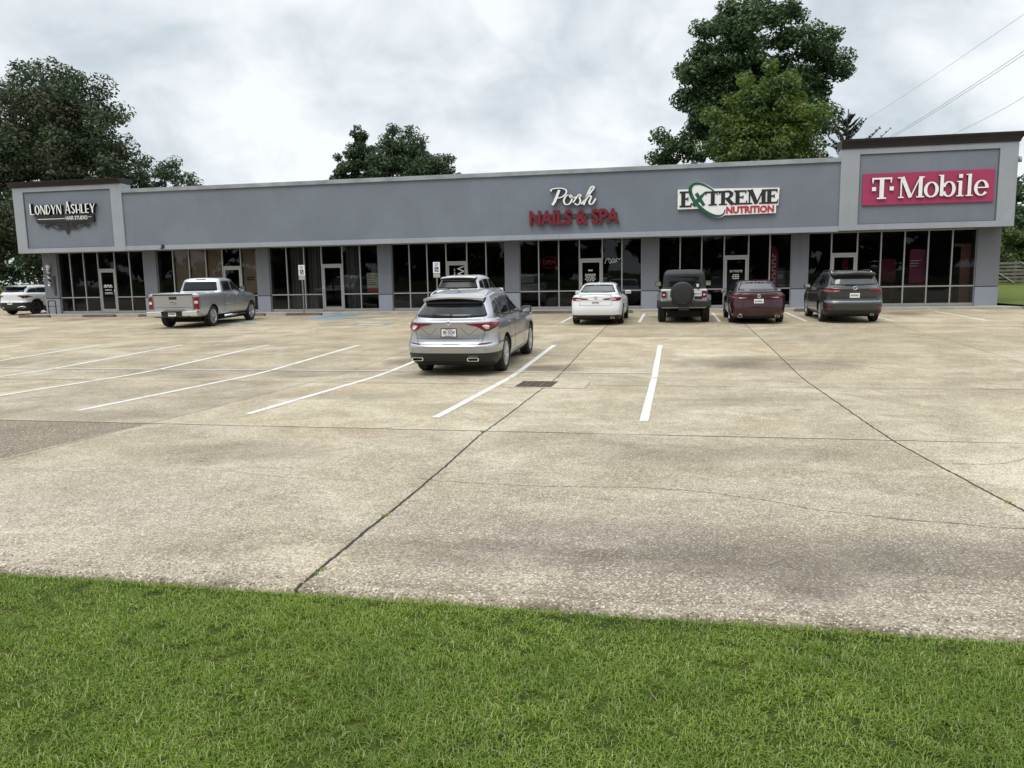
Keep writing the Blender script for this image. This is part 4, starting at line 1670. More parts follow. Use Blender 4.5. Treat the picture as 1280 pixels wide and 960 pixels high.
def rounded(poly, r=.03, n=3):
    out = []
    m = len(poly)
    for i in range(m):
        p, a, b = Vector(poly[i]), Vector(poly[i - 1]), Vector(poly[(i + 1) % m])
        da, db = (a - p), (b - p)
        ra = min(r, da.length * .45)
        rb = min(r, db.length * .45)
        p0, p1 = p + da.normalized() * ra, p + db.normalized() * rb
        for k in range(n + 1):
            t = k / n
            q = p0 * (1 - t) ** 2 + p * 2 * t * (1 - t) + p1 * t * t
            out.append((q.x, q.y))
    return out


class Car:
    def __init__(self, name, label, x, y, yaw, rings, paint, L, wheel_y, wheel_r, track, tyre_w=.23, arch=None, group=None, sub=5, cuts=(), rim=None, spokes=5, no_arch=False, clad=None, arch_clad=0.0):
        z1, z2 = gz(y + wheel_y[0]), gz(y + wheel_y[1])
        pitch = math.atan2(z2 - z1, wheel_y[1] - wheel_y[0])
        self.root = thing(name, label, 'car', (x, y, 0), yaw, group)
        self.root.rotation_euler = (pitch, 0, yaw)
        self.root.location.z = z1 - wheel_y[0] * math.tan(pitch) + .002
        bm = loft(rings, sub)
        me = bpy.data.meshes.new('body')
        bm.to_mesh(me)
        bm.free()
        self.body = bpy.data.objects.new('body', me)
        COL.objects.link(self.body)
        W_ = track / 2
        ar = arch or wheel_r * 1.16
        cut = [] if no_arch else [cyl_bm(ar, sx * W_ - (.30 if sx > 0 else .8), sx * W_ + (.8 if sx > 0 else .30), wy, wheel_r + .01) for wy in wheel_y for sx in (-1, 1)]
        cut += list(cuts)
        if cut:
            bool_cut(self.body, cut)
        me = self.body.data
        me.materials.clear()
        me.materials.append(paint)
        me.materials.append(UNDER)
        me.materials.append(BLACK)
        for p in me.polygons:
            c = p.center
            dark = p.normal.z < -.75 and c.z < .6
            if not no_arch:
                for wy in wheel_y:
                    d = math.hypot(c.y - wy, c.z - wheel_r - .01)
                    if d < ar + .012 and abs(c.x) > W_ - .34 and (abs(abs(c.x) - (W_ - .30)) < .02 or abs(p.normal.x) < .35) and d < ar + .012 and (abs(d - ar) < .02 or abs(abs(c.x) - (W_ - .30)) < .02):
                        dark = True
            p.material_index = 1 if dark else 0
            if not dark:
                black = clad is not None and c.z < clad(c.y) and p.normal.z > -.9
                if arch_clad and abs(c.x) > W_ * .8:
                    for wy in wheel_y:
                        if math.hypot(c.y - wy, c.z - wheel_r - .01) < ar + arch_clad:
                            black = True
                if black:
                    p.material_index = 2
            p.use_smooth = True
        try:
            me.set_sharp_from_angle(angle=rad(38))
        except Exception:
            pass
        self.body.parent = self.root
        self.paint = paint
        bmt = bmesh.new()
        bmt.from_mesh(me)
        self.bvh = BVHTree.FromBMesh(bmt)
        bmt.free()
        # wheels
        wm = self.wheel_meshes(wheel_r, tyre_w, rim or ALLOY, spokes)
        for wy in wheel_y:
            for sx in (-1, 1):
                t = bpy.data.objects.new('wheel', wm[0])
                link(t, self.root)
                t.location = (sx * (W_ - tyre_w / 2), wy, wheel_r)
                t.rotation_euler = (random.uniform(0, 6), 0, 0 if sx > 0 else math.pi)
                r = bpy.data.objects.new('rim', wm[1])
                link(r, t)
        # underside
        mb = MB()
        mb.box(-W_ + .32, W_ - .32, wheel_y[0] - .5, wheel_y[1] + .45, .20, .42)
        mb.tube([(-W_ + .12, wheel_y[0], wheel_r), (W_ - .12, wheel_y[0], wheel_r)], .05)
        mb.tube([(-W_ + .12, wheel_y[1], wheel_r), (W_ - .12, wheel_y[1], wheel_r)], .05)
        mb.build('chassis', [UNDER], self.root)

    def wheel_meshes(self, r, w, rim, spokes):
        mb = MB()
        rr = r * .70
        h = w / 2
        prof = [(rr, -h * .8), (rr + .01, -h * .92), (r * .88, -h), (r * .965, -h * .86), (r, -h * .6), (r, -h * .02), (r * .985, 0), (r, h * .02), (r, h * .6), (r * .965, h * .86), (r * .88, h), (rr + .01, h * .92), (rr, h * .8)]
        mb.lathe(prof, 40, 'X', closed=True)
        o = mb.build('tyre_tmp', [RUBBER])
        tyre = o.data
        bpy.data.objects.remove(o)
        mb = MB()
        mb.lathe([(rr, -h * .8), (rr, h * .85), (rr * .95, h * .9), (rr * .90, h * .74), (rr * .88, -h * .5), (0, -h * .5)], 36, 'X')
        for k in range(spokes):
            a = 2 * math.pi * k / spokes
            for da in (-.16, .16):
                c, s = math.cos(a + da * .4), math.sin(a + da * .4)
                c2, s2 = math.cos(a + da), math.sin(a + da)
                mb.bar((h * .62, rr * .12 * c, rr * .12 * s), (h * .78, rr * .93 * c2, rr * .93 * s2), rr * .16, .03)
        mb.lathe([(0, h * .72), (rr * .2, h * .7), (rr * .24, h * .5)], 16, 'X')
        o = mb.build('rim_tmp', [rim])
        rm = o.data
        bpy.data.objects.remove(o)
        tyre.name, rm.name = 'wheel', 'rim'
        return tyre, rm

    def cast(self, u, v, view):
        if view == 'rear':
            o_, d_ = Vector((u, -3, v)), Vector((0, 1, 0))
        elif view == 'front':
            o_, d_ = Vector((u, 9, v)), Vector((0, -1, 0))
        elif view == 'right':
            o_, d_ = Vector((4, u, v)), Vector((-1, 0, 0))
        elif view == 'left':
            o_, d_ = Vector((-4, u, v)), Vector((1, 0, 0))
        else:
            o_, d_ = Vector((u, v, 5)), Vector((0, 0, -1))
        h = self.bvh.ray_cast(o_, d_)
        if h[0] is None:
            q = {'rear': Vector((u, 0, v)), 'front': Vector((u, 5, v)), 'right': Vector((1, u, v)), 'left': Vector((-1, u, v))}.get(view, Vector((u, v, 1.5)))
            h = self.bvh.find_nearest(q)
        nrm = h[1]
        if nrm.dot(d_) > 0:
            nrm = -nrm
        return h[0], nrm

    def patch(self, name, poly, mat, view='rear', off=.004, depth=.03, res=.07, mirror=False, parent=None, label=None):
        """flush panel: a polygon in the given view laid on the body with its own thickness"""
        outs = []
        variants = [(poly, view)]
        if mirror:
            if view in ('rear', 'front', 'top'):
                variants.append(([(-u, v) for u, v in poly], view))
            else:
                variants.append((poly, 'left' if view == 'right' else 'right'))
        for pl, vw in variants:
            bm = bmesh.new()
            vv = [bm.verts.new((u, v, 0)) for u, v in pl]
            f = bm.faces.new(vv)
            f.normal_update()
            us, zs = [p[0] for p in pl], [p[1] for p in pl]
            for ax, arr in ((0, us), (1, zs)):
                c = min(arr) + res
                while c < max(arr) - .004:
                    nrm = (1, 0, 0) if ax == 0 else (0, 1, 0)
                    pt = (c, 0, 0) if ax == 0 else (0, c, 0)
                    bmesh.ops.bisect_plane(bm, geom=bm.verts[:] + bm.edges[:] + bm.faces[:], plane_co=pt, plane_no=nrm)
                    c += res
            top = []
            bm.verts.index_update()
            info = [self.cast(v.co.x, v.co.y, vw) for v in bm.verts]
            edges_b = [e for e in bm.edges if e.is_boundary]
            tv = [h + n_ * off for h, n_ in info]
            fv = [[v.index for v in fc.verts] for fc in bm.faces]
            base = len(tv)
            bvmap = {}
            for e in edges_b:
                for v in e.verts:
                    if v.index not in bvmap:
                        bvmap[v.index] = base + len(bvmap)
            inv = sorted(bvmap.items(), key=lambda t: t[1])
            for vi, _ in inv:
                h, n_ = info[vi]
                tv.append(h - n_ * depth)
            nf = len(fv)
            for e in edges_b:
                a, b = e.verts[0].index, e.verts[1].index
                fv.append([a, b, bvmap[b], bvmap[a]])
            bm.free()
            b2 = bmesh.new()
            q = [b2.verts.new(v) for v in tv]
            for fc in fv:
                try:
                    b2.faces.new([q[i] for i in fc])
                except ValueError:
                    pass
            b2.faces.ensure_lookup_table()
            # orient by the view direction
            dv = {'rear': Vector((0, -1, 0)), 'front': Vector((0, 1, 0)), 'right': Vector((1, 0, 0)), 'left': Vector((-1, 0, 0))}.get(vw, Vector((0, 0, 1)))
            for i, fc in enumerate(b2.faces):
                fc.normal_update()
                if i < nf and fc.normal.dot(dv) < 0:
                    fc.normal_flip()
                fc.smooth = i < nf
            me = bpy.data.meshes.new(name)
            b2.to_mesh(me)
            b2.free()
            me.materials.append(mat)
            o = bpy.data.objects.new(name, me)
            link(o, parent or self.root)
            if label:
                o['label'] = label
            outs.append(o)
        return outs

    def seam(self, name, pts, view, mirror=False, w=.008, mat=None, off=.0022):
        p = [Vector(q) for q in pts]
        for i in range(1, len(p) - 1):
            d1, d2 = (p[i] - p[i - 1]).normalized(), (p[i + 1] - p[i]).normalized()
            if d1.dot(d2) < .5:
                self.seam(name, pts[:i + 1], view, mirror, w, mat, off)
                return self.seam(name, pts[i:], view, mirror, w, mat, off)
        L, Rr = [], []
        for i, q in enumerate(p):
            d = (p[min(i + 1, len(p) - 1)] - p[max(i - 1, 0)]).normalized()
            nn = Vector((-d.y, d.x)) * w / 2
            L.append(tuple(q + nn))
            Rr.append(tuple(q - nn))
        return self.patch(name, L + Rr[::-1], mat or BLACK, view, off, .008, .09, mirror)

    def mirrors(self, y, z, x, mat, s=1.0):
        for sx in (-1, 1):
            mb = MB()
            mb.box(sx * (x + .03) if sx > 0 else -(x + .25), (x + .25) if sx > 0 else -(x + .03), y - .06 * s, y + .07 * s, z, z + .16 * s, 0, .035)
            mb.bar((sx * (x - .06), y, z + .02), (sx * (x + .06), y, z + .05), .06, .04, 1)
            o = mb.build('side_mirror', [mat, BLACK], self.root)
            g = MB()
            xa, xb = sorted((sx * (x + .055), sx * (x + .225)))
            g.box(xa, xb, y - .06 * s - .004, y - .06 * s + .002, z + .025, z + .135 * s)
            g.build('mirror_glass', [CHROME], o)

    def plate(self, x, z, txt=None, w=.305, h=.155, y=None, dark=False):
        hp, n_ = self.cast(x, z, 'rear')
        yy = (hp.y if y is None else y) - .012
        mb = MB()
        mb.box(-w / 2, w / 2, 0, .012, -h / 2, h / 2, 0, .003)
        o = mb.build('license_plate', [PLATE], self.root)
        o.location = (x, yy, z)
        if txt:
            text_mesh('plate_characters', txt, .095, PLATED, o, (0, -.003, -.002), ext=.002, offset=.002, width=w * .8)
            mb = MB()
            mb.box(-w * .25, w * .25, -.003, .001, h * .34, h * .42)
            mb.box(-w * .3, w * .3, -.003, .001, -h * .43, -h * .36)
            mb.build('plate_legend', [PLATED], o)
            mb = MB()
            for x0, x1, z0, z1 in ((-w / 2 - .012, w / 2 + .012, h / 2, h / 2 + .012), (-w / 2 - .012, w / 2 + .012, -h / 2 - .012, -h / 2), (-w / 2 - .012, -w / 2, -h / 2, h / 2), (w / 2, w / 2 + .012, -h / 2, h / 2)):
                mb.box(x0, x1, -.004, .010, z0, z1)
            mb.build('plate_frame', [BLACK], o)
        else:
            mb = MB()
            for k in range(6):
                xa = -w * .38 + k * w * .13
                mb.box(xa, xa + w * .08, -.003, .001, -h * .18, h * .20)
            mb.build('plate_characters', [PLATED], o)
        return o

    def emblem(self, x, z, rx, rz, mat=CHROME, view='rear'):
        h, n_ = self.cast(x, z, view)
        mb = MB()
        pts = [(rx * math.cos(a), -.012, rz * math.sin(a)) for a in np.linspace(0, 2 * math.pi, 21)]
        mb.tube(pts, max(.006, rx * .14), 6)
        mb.bar((-rx * .5, -.012, -rz * .7), (0, -.012, rz * .7), .010)
        mb.bar((rx * .5, -.012, -rz * .7), (0, -.012, rz * .7), .010)
        o = mb.build('emblem', [mat], self.root)
        o.location = (x, h.y, z)
        return o

    def handle(self, y, z, mat):
        for sx, vw in ((1, 'right'), (-1, 'left')):
            h, n_ = self.cast(y, z, vw)
            mb = MB()
            mb.box(-.022, .012, -.10, .10, -.016, .016, 0, .008)
            o = mb.build('door_handle', [mat], self.root)
            o.location = (h.x + sx * .018, y, z)

    def wiper(self, x0, x1, z0, z1):
        a, _ = self.cast(x0, z0, 'rear')
        b, _ = self.cast(x1, z1, 'rear')
        mb = MB()
        mb.bar(a + Vector((0, -.025, 0)), b + Vector((0, -.025, 0)), .035, .03)
        mb.lathe([(0, -.03), (.03, -.03), (.035, .02)], 12, 'Y', tuple(a + Vector((0, -.01, 0))))
        mb.build('wiper', [BLACK], self.root)

    def exhaust(self, x, z, y, w=.15, h=.06, mat=CHROME):
        mb = MB()
        pts = rounded([(-w / 2, -h / 2), (w / 2, -h / 2), (w / 2, h / 2), (-w / 2, h / 2)], .025)
        p2 = [(u * .82, v * .72) for u, v in pts]
        n = len(pts)
        vs = [(u, 0, v) for u, v in pts] + [(u, 0, v) for u, v in p2] + [(u, .10, v) for u, v in p2] + [(u, .12, v) for u, v in pts]
        fs = []
        for i in range(n):
            j = (i + 1) % n
            fs += [(i, n + i, n + j, j), (n + i, 2 * n + i, 2 * n + j, n + j), (3 * n + i, i, j, 3 * n + j)]
        mb.add(vs, fs)
        mb.add([vs[2 * n + i] for i in range(n)], [tuple(range(n))], 1)
        o = mb.build('exhaust_tip', [mat, UNDER], self.root)
        o.location = (x, y, z)

    def rail(self, x, y0, y1, mat):
        for sx in (-1, 1):
            pts = []
            for t in np.linspace(0, 1, 9):
                y = y0 + (y1 - y0) * t
                h, _ = self.cast(sx * x, y, 'top')
                lift = .045 * min(1, 6 * min(t, 1 - t)) + .004
                pts.append(h + Vector((0, 0, lift)))
            mb = MB()
            mb.tube(pts, .016, 8)
            mb.build('roof_rail', [mat], self.root)

    def fin(self, y, mat):
        h, _ = self.cast(0, y, 'top')
        mb = MB()
        mb.add([(-.03, y + .10, h.z - .01), (.03, y + .10, h.z - .01), (.025, y - .08, h.z - .01), (-.025, y - .08, h.z - .01), (0, y - .07, h.z + .07), (0, y - .03, h.z + .065)],
               [(0, 1, 5), (1, 2, 4, 5), (2, 3, 4), (3, 0, 5, 4), (3, 2, 1, 0)])
        mb.build('antenna_fin', [mat], self.root)


# ---- silver crossover in the middle of the lot
SILVER = mat_paint('silver_car_paint', (.42, .43, .45), .85, .30)
rings = [R(.20, .50, 4.75, .72, .3), R(.23, .26, 4.88, .86, .35), R(.33, .08, 4.97, .935, .42), R(.50, .0, 5.01, .965, .48), R(.655, -.01, 5.03, .975, .50, a=4.4), R(.685, .045, 5.03, .972, .48, a=4.4),
         R([(0, .86), (4, .86), (5, .74)], .085, 5.02, .965, .5, .7, a=4.2),
         R([(0, 1.02), (1.2, 1.02), (3.9, .97), (5, .82)], .07, 5.0, .955, .52, .75, a=4.0),
         R([(0, 1.13), (1.2, 1.12), (3.6, 1.06), (4.4, .98), (5, .86)], .075, 4.93, .905, .50, .8, a=4.0),
         R([(0, 1.17), (1.2, 1.16), (3.6, 1.10), (4.5, 1.0), (5, .90)], .14, 4.70, .855, .46, .9, a=3.8),
         R([(0, 1.20), (1.2, 1.18), (3.7, 1.12)], .17, 3.75, .845, .42, .5, a=3.8),
         R([(.3, 1.42), (1.5, 1.46), (3.0, 1.40)], .40, 3.10, .735, .42, .5, a=3.8),
         R([(.4, 1.56), (1.5, 1.63), (2.7, 1.60)], .56, 2.72, .64, .40, .5, a=3.6),
         R([(.4, 1.60), (1.5, 1.685), (2.6, 1.645)], .63, 2.60, .52, .34, .5, a=3.2),
         R([(.4, 1.62), (1.5, 1.70), (2.6, 1.66)], .68, 2.5, .25, .3, .4, a=3), R([(.4, 1.625), (1.5, 1.702), (2.6, 1.662)], .69, 2.49, .0, .3, .4)]
c = Car('silver_suv', 'silver crossover suv parked alone in the middle of the lot', -4.385, 15.10, 0, rings, SILVER, 5.04, (1.14, 4.03), .375, 1.90, .25, spokes=5, clad=lambda y: .49 if y < .75 else .30)
c.patch('rear_window', rounded([(-.70, 1.205), (-.735, 1.23), (-.625, 1.44), (-.58, 1.455), (.58, 1.455), (.625, 1.44), (.735, 1.23), (.70, 1.205), (.3, 1.19), (-.3, 1.19)], .03), CARGLASS, off=.006)
# side glass, three panes each side
c.patch('side_window', rounded([(2.05, 1.155), (2.06, 1.545), (2.45, 1.535), (3.00, 1.36), (3.30, 1.20), (3.28, 1.14)], .03), CARGLASS, 'right', mirror=True)
c.patch('side_window', rounded([(1.20, 1.165), (1.18, 1.54), (1.99, 1.55), (1.98, 1.155)], .03), CARGLASS, 'right', mirror=True)
c.patch('side_window', rounded([(.66, 1.30), (.86, 1.48), (1.11, 1.53), (1.13, 1.17), (.92, 1.175)], .04), CARGLASS, 'right', mirror=True)
c.patch('windscreen', rounded([(-.76, 1.14), (-.60, 1.57), (.60, 1.57), (.76, 1.14)], .05), CARGLASS, 'front')
# roof spoiler, black under-edge
mb = MB()
sp_pts = []
n = 13
vs = []
for i in range(n):
    t = -1 + 2 * i / (n - 1)
    x = .63 * t
    yb = .34 + .14 * abs(t) ** 3
    zt = 1.595 - .035 * t * t
    vs += [(x, yb, zt - .028 - .03 * abs(t) ** 4), (x, yb - .01, zt), (x, yb + .28, zt + .055 - .03 * t * t), (x, yb + .22, zt - .085)]
fs = []
for i in range(n - 1):
    for k in range(4):
        k2 = (k + 1) % 4
        fs.append((i * 4 + k, (i + 1) * 4 + k, (i + 1) * 4 + k2, i * 4 + k2))
mi = []
for i in range(n - 1):
    mi += [0, 0, 0, 1]
fs += [(0, 1, 2, 3), tuple((n - 1) * 4 + k for k in (3, 2, 1, 0))]
mi += [1, 1]
o = mesh_obj('roof_spoiler', vs, fs, [SILVER, SATIN], c.root, mi)
c.patch('spoiler_black_gap', rounded([(-.615, 1.455), (-.585, 1.56), (.585, 1.56), (.615, 1.455)], .015), SATIN, off=.010)  # black band between the rear window and the spoiler
# tail lights: wide wedge outside, thin arm reaching inwards
tl = [(.345, 1.075), (.36, 1.090), (.66, 1.095), (.93, 1.105), (.90, .985), (.78, .925), (.71, .93), (.58, 1.015)]
for o in c.patch('taillight', rounded(tl, .015), REDL, off=.008, mirror=True):
    pass
c.patch('taillight_lens', rounded([(.66, 1.035), (.74, 1.055), (.80, 1.03), (.79, .965), (.74, .96)], .012), CLEARL, off=.012, mirror=True)
c.patch('taillight_wrap', rounded([(.20, 1.10), (.58, 1.085), (.62, 1.07), (.40, .99), (.24, .95)], .02), REDL, 'right', off=.006, mirror=True)
c.patch('rear_reflector', rounded([(.60, .665), (.86, .685), (.80, .70), (.62, .69)], .006), REDL, off=.010, mirror=True)
c.patch('sill_trim', [(1.62, .345), (1.62, .365), (3.54, .395), (3.54, .375)], CHROME, 'right', off=.008, mirror=True)
c.seam('tailgate_seam', cr([(-.70, 1.16), (-.73, 1.0), (-.70, .86), (-.66, .69)], 5), 'rear', mirror=True)
c.seam('tailgate_crease', [(-.68, .785), (.68, .785)], 'rear', w=.012, mat=SATIN)
c.seam('tailgate_recess', cr([(.24, 1.01), (.34, .90), (.40, .865), (.46, .89), (.60, 1.0)], 4), 'rear', mirror=True, w=.010, mat=mat_simple('seam_grey', (.10, .10, .11), .5))
c.seam('door_seam', cr([(2.02, 1.54), (2.02, 1.1), (2.0, .7), (1.98, .37)], 4), 'right', mirror=True)
c.seam('door_seam', cr([(3.20, 1.13), (3.18, .8), (3.12, .42)], 4), 'right', mirror=True)
c.seam('door_seam', cr([(1.18, 1.15), (1.30, 1.0), (1.52, .75), (1.62, .42)], 4), 'right', mirror=True)
c.seam('window_trim', cr([(.60, 1.285), (.92, 1.155), (1.4, 1.145), (2.4, 1.135), (3.3, 1.12)], 6), 'right', mirror=True, w=.022, mat=SATIN, off=.006)
c.plate(0, .905, '781 DCW')
c.emblem(0, 1.105, .048, .048)
c.wiper(.02, -.36, 1.225, 1.24)
c.mirrors(3.12, 1.08, .885, SATIN)
c.handle(1.45, 1.02, SILVER)
c.handle(2.45, 1.01, SILVER)
c.exhaust(.50, .375, -.005, .24, .07)
c.exhaust(-.66, .375, .03, .24, .07)
c.fin(.95, SILVER)
c.rail(.585, .85, 2.45, SILVER)

# ---- white sedan
WHITEP = mat_paint('white_car_paint', (.68, .69, .69), .0, .35, dirt_amt=.12)


def sedan(name, label, x, y, yaw, paint, W=.90, kind=0):
    rings = [R(.17, .50, 4.6, .66, .3), R(.20, .22, 4.74, .80, .35), R(.33, .05, 4.85, .87, .40), R(.52, .0, 4.88, .895, .42), R(.70, .02, 4.88, W, .45, a=4.4),
             R([(0, .86), (1, .85), (3.6, .80), (4.88, .66)], .045, 4.85, W - .01, .46, .8, a=4.2),
             R([(0, .97), (1, .95), (3.4, .90), (4.88, .70)], .03, 4.80, W - .035, .46, .85, a=4.2),
             R([(0, 1.045), (.8, 1.02), (3.4, .95), (4.3, .86), (4.8, .76)], .055, 4.72, W - .10, .44, .9, a=4.2),
             R([(0, 1.065), (.7, 1.06), (3.5, .99), (4.5, .87)], .12, 4.50, W - .15, .40, .9, a=4),
             R([(.6, 1.075), (3.5, 1.02)], .55, 3.62, W - .165, .42, .5, a=3.6),
             R([(.9, 1.22), (2.2, 1.27), (3.2, 1.20)], .90, 3.15, W - .245, .42, .5, a=3.6),
             R([(1.2, 1.35), (2.0, 1.395), (2.8, 1.345)], 1.22, 2.80, W - .325, .40, .5, a=3.4),
             R([(1.2, 1.395), (2.0, 1.435), (2.8, 1.385)], 1.32, 2.68, W - .44, .36, .5, a=3.2),
             R([(1.2, 1.41), (2.0, 1.445), (2.8, 1.40)], 1.38, 2.6, .2, .3, .4, a=3), R([(1.2, 1.412), (2.0, 1.446), (2.8, 1.402)], 1.39, 2.59, 0, .3, .4)]
    c = Car(name, label, x, y, yaw, rings, paint, 4.88, (1.08, 3.90), .335, 1.80, .22, spokes=5, clad=lambda y: (.36 if kind == 0 else .30) if y < .45 else .20)
    c.patch('rear_window', rounded([(-.63, 1.12), (-.50, 1.365), (-.2, 1.385), (.2, 1.385), (.50, 1.365), (.63, 1.12), (.3, 1.105), (-.3, 1.105)], .04), CLEARG, off=.006)
    c.patch('side_window', rounded([(2.02, 1.03), (2.04, 1.35), (2.55, 1.33), (3.05, 1.17), (3.30, 1.03)], .03), CARGLASS, 'right', mirror=True)
    c.patch('side_window', rounded([(1.02, 1.06), (1.28, 1.29), (1.5, 1.34), (1.95, 1.355), (1.94, 1.03)], .04), CARGLASS, 'right', mirror=True)
    c.patch('windscreen', rounded([(-.66, 1.04), (-.50, 1.36), (.50, 1.36), (.66, 1.04)], .05), CARGLASS, 'front')
    c.seam('door_seam', cr([(1.99, 1.34), (1.98, .9), (1.96, .35)], 4), 'right', mirror=True)
    c.seam('door_seam', cr([(3.12, 1.02), (3.08, .7), (3.04, .35)], 4), 'right', mirror=True)
    c.mirrors(3.0, .98, W - .10, paint, .85)
    c.handle(1.45, .90, paint)
    c.handle(2.45, .88, paint)
    c.fin(1.45, paint)
    return c


c = sedan('white_sedan', 'white sedan parked nose in at the salon door', -2.63, 27.35, 0, WHITEP, .905)
tl = [(.28, .885), (.29, .925), (.55, .955), (.78, .972), (.79, .90), (.76, .845), (.62, .845), (.45, .885)]
c.patch('taillight', rounded(tl, .012), REDL, off=.008, mirror=True)
c.patch('taillight_lens', rounded([(.46, .895), (.55, .925), (.70, .915), (.66, .87), (.52, .875)], .01), CLEARL, off=.012, mirror=True)
c.patch('taillight_wrap', rounded([(.10, .975), (.36, .96), (.40, .92), (.22, .84)], .015), REDL, 'right', off=.006, mirror=True)
c.patch('trunk_trim', [(-.28, .895), (-.28, .915), (.28, .915), (.28, .895)], CHROME, off=.006)
c.seam('trunk_seam', cr([(-.50, 1.03), (-.56, .92), (-.54, .74), (-.50, .70), (.50, .70), (.54, .74), (.56, .92), (.50, 1.03)], 3), 'rear', w=.010, mat=mat_simple('seam_light', (.16, .16, .17), .6))
c.plate(0, .79)
c.emblem(0, .975, .06, .038)
c.exhaust(.58, .27, .02, .14, .06)
mb = MB()
mb.box(-.60, .60, .055, .085, 1.055, 1.085, 0, .008)
mb.build('trunk_lip', [WHITEP], c.root)

# ---- maroon sedan
MAROON = mat_paint('maroon_car_paint', (.042, .005, .010), .55, .28, dirt=(.12, .09, .08), dirt_amt=.15)
c = sedan('maroon_sedan', 'dark maroon sedan parked beside the white off-roader', 2.80, 27.55, .0, MAROON, .92, 1)
tl = [(.33, .90), (.34, .915), (.55, .95), (.79, .978), (.80, .925), (.74, .878), (.60, .86), (.46, .875)]
c.patch('taillight', rounded(tl, .012), DREDL, off=.008, mirror=True)
c.patch('taillight_lens', rounded([(.42, .888), (.58, .91), (.66, .90), (.62, .878), (.46, .882)], .006), CLEARL, off=.012, mirror=True)
c.patch('taillight_wrap', rounded([(.09, .98), (.42, .965), (.46, .94), (.22, .885)], .015), DREDL, 'right', off=.006, mirror=True)
c.seam('trunk_seam', cr([(-.52, 1.03), (-.60, .9), (-.50, .70), (-.40, .66), (.40, .66), (.50, .70), (.60, .9), (.52, 1.03)], 3), 'rear', w=.010)
c.seam('bumper_crease', cr([(-.86, .62), (-.5, .55), (.5, .55), (.86, .62)], 4), 'rear', w=.016)
c.patch('side_window_trim', [(1.0, 1.035), (1.0, 1.05), (3.3, 1.02), (3.3, 1.005)], CHROME, 'right', off=.007, mirror=True)
c.plate(0, .77)
c.emblem(0, .945, .058, .052)
c.exhaust(.60, .27, .03, .15, .06)
c.exhaust(-.60, .27, .03, .15, .06)
mb = MB()
mb.box(-.66, .66, .05, .09, 1.06, 1.095, 0, .01)
mb.build('trunk_lip', [MAROON], c.root)

# ---- dark grey crossover
GREYP = mat_paint('grey_car_paint', (.048, .050, .050), .65, .3, dirt=(.16, .14, .11), dirt_amt=.25)


def suv(name, label, x, y, yaw, paint, W=.955, H=1.70, L=4.95, wy=(1.05, 3.90), rim=None, belt=1.10, clad=None, arch_clad=0.0):
    k = H / 1.70
    rings = [R(.21, .46, L - .3, .70, .3), R(.24, .24, L - .15, .84, .35), R(.34, .06, L - .04, W - .04, .40), R(.52, .0, L - .01, W - .01, .42, a=5), R(.70, .0, L, W, .42, a=5), R(.73, .05, L, W, .42, a=5),
             R([(0, .90), (4, .88), (L, .76)], .08, L - .01, W - .005, .42, .7, a=5),
             R([(0, 1.06), (1.2, 1.05), (3.9, .99), (L, .84)], .065, L - .03, W - .02, .44, .75, a=5),
             R([(0, belt + .07), (1.2, belt + .06), (3.6, belt), (4.4, 1.02), (L, .89)], .08, L - .1, W - .06, .42, .8, a=5),
             R([(0, belt + .11), (1.2, belt + .09), (3.6, belt + .03), (4.5, 1.04), (L, .94)], .13, L - .3, W - .10, .38, .9, a=5),
             R([(0, belt + .14), (1.2, belt + .12), (3.7, belt + .05)], .16, 3.72, W - .12, .34, .5, a=5),
             R([(.3, 1.45 * k), (1.5, 1.47 * k), (3.0, 1.42 * k)], .32, 3.10, W - .21, .34, .5, a=5),
             R([(.4, 1.595 * k), (1.5, 1.635 * k), (2.7, 1.61 * k)], .42, 2.72, W - .29, .32, .5, a=4.6),
             R([(.4, 1.65 * k), (1.5, 1.69 * k), (2.6, 1.655 * k)], .47, 2.60, W - .40, .28, .5, a=4),
             R([(.4, 1.665 * k), (1.5, 1.70 * k), (2.6, 1.668 * k)], .50, 2.5, .25, .3, .4, a=3), R([(.4, 1.667 * k), (1.5, 1.702 * k), (2.6, 1.67 * k)], .51, 2.49, .0, .3, .4)]
    c = Car(name, label, x, y, yaw, rings, paint, L, wy, .375, 2 * W - .07, .24, rim=rim, clad=clad or (lambda y: .46 if y < .6 else .36), arch_clad=arch_clad)
    zb = belt + .13
    c.patch('side_window', rounded([(2.05, zb - .02), (2.06, 1.54 * k), (2.45, 1.535 * k), (3.00, 1.38 * k), (3.32, zb - .03)], .03), CARGLASS, 'right', mirror=True)
    c.patch('side_window', rounded([(1.18, zb), (1.18, 1.535 * k), (1.99, 1.545 * k), (1.98, zb - .02)], .03), CARGLASS, 'right', mirror=True)
    c.patch('side_window', rounded([(.52, zb + .06), (.62, 1.48 * k), (1.11, 1.53 * k), (1.12, zb + .01)], .05), CARGLASS, 'right', mirror=True)
    c.patch('windscreen', rounded([(-W + .20, belt + .09), (-W + .36, 1.57 * k), (W - .36, 1.57 * k), (W - .20, belt + .09)], .05), CARGLASS, 'front')
    c.seam('door_seam', cr([(2.02, 1.54), (2.02, 1.1), (2.0, .7), (1.98, .37)], 4), 'right', mirror=True)
    c.seam('door_seam', cr([(3.20, 1.13), (3.18, .8), (3.12, .42)], 4), 'right', mirror=True)
    c.mirrors(3.10, 1.08, W - .08, paint)
    c.handle(1.45, 1.02, paint)
    c.handle(2.45, 1.01, paint)
    return c


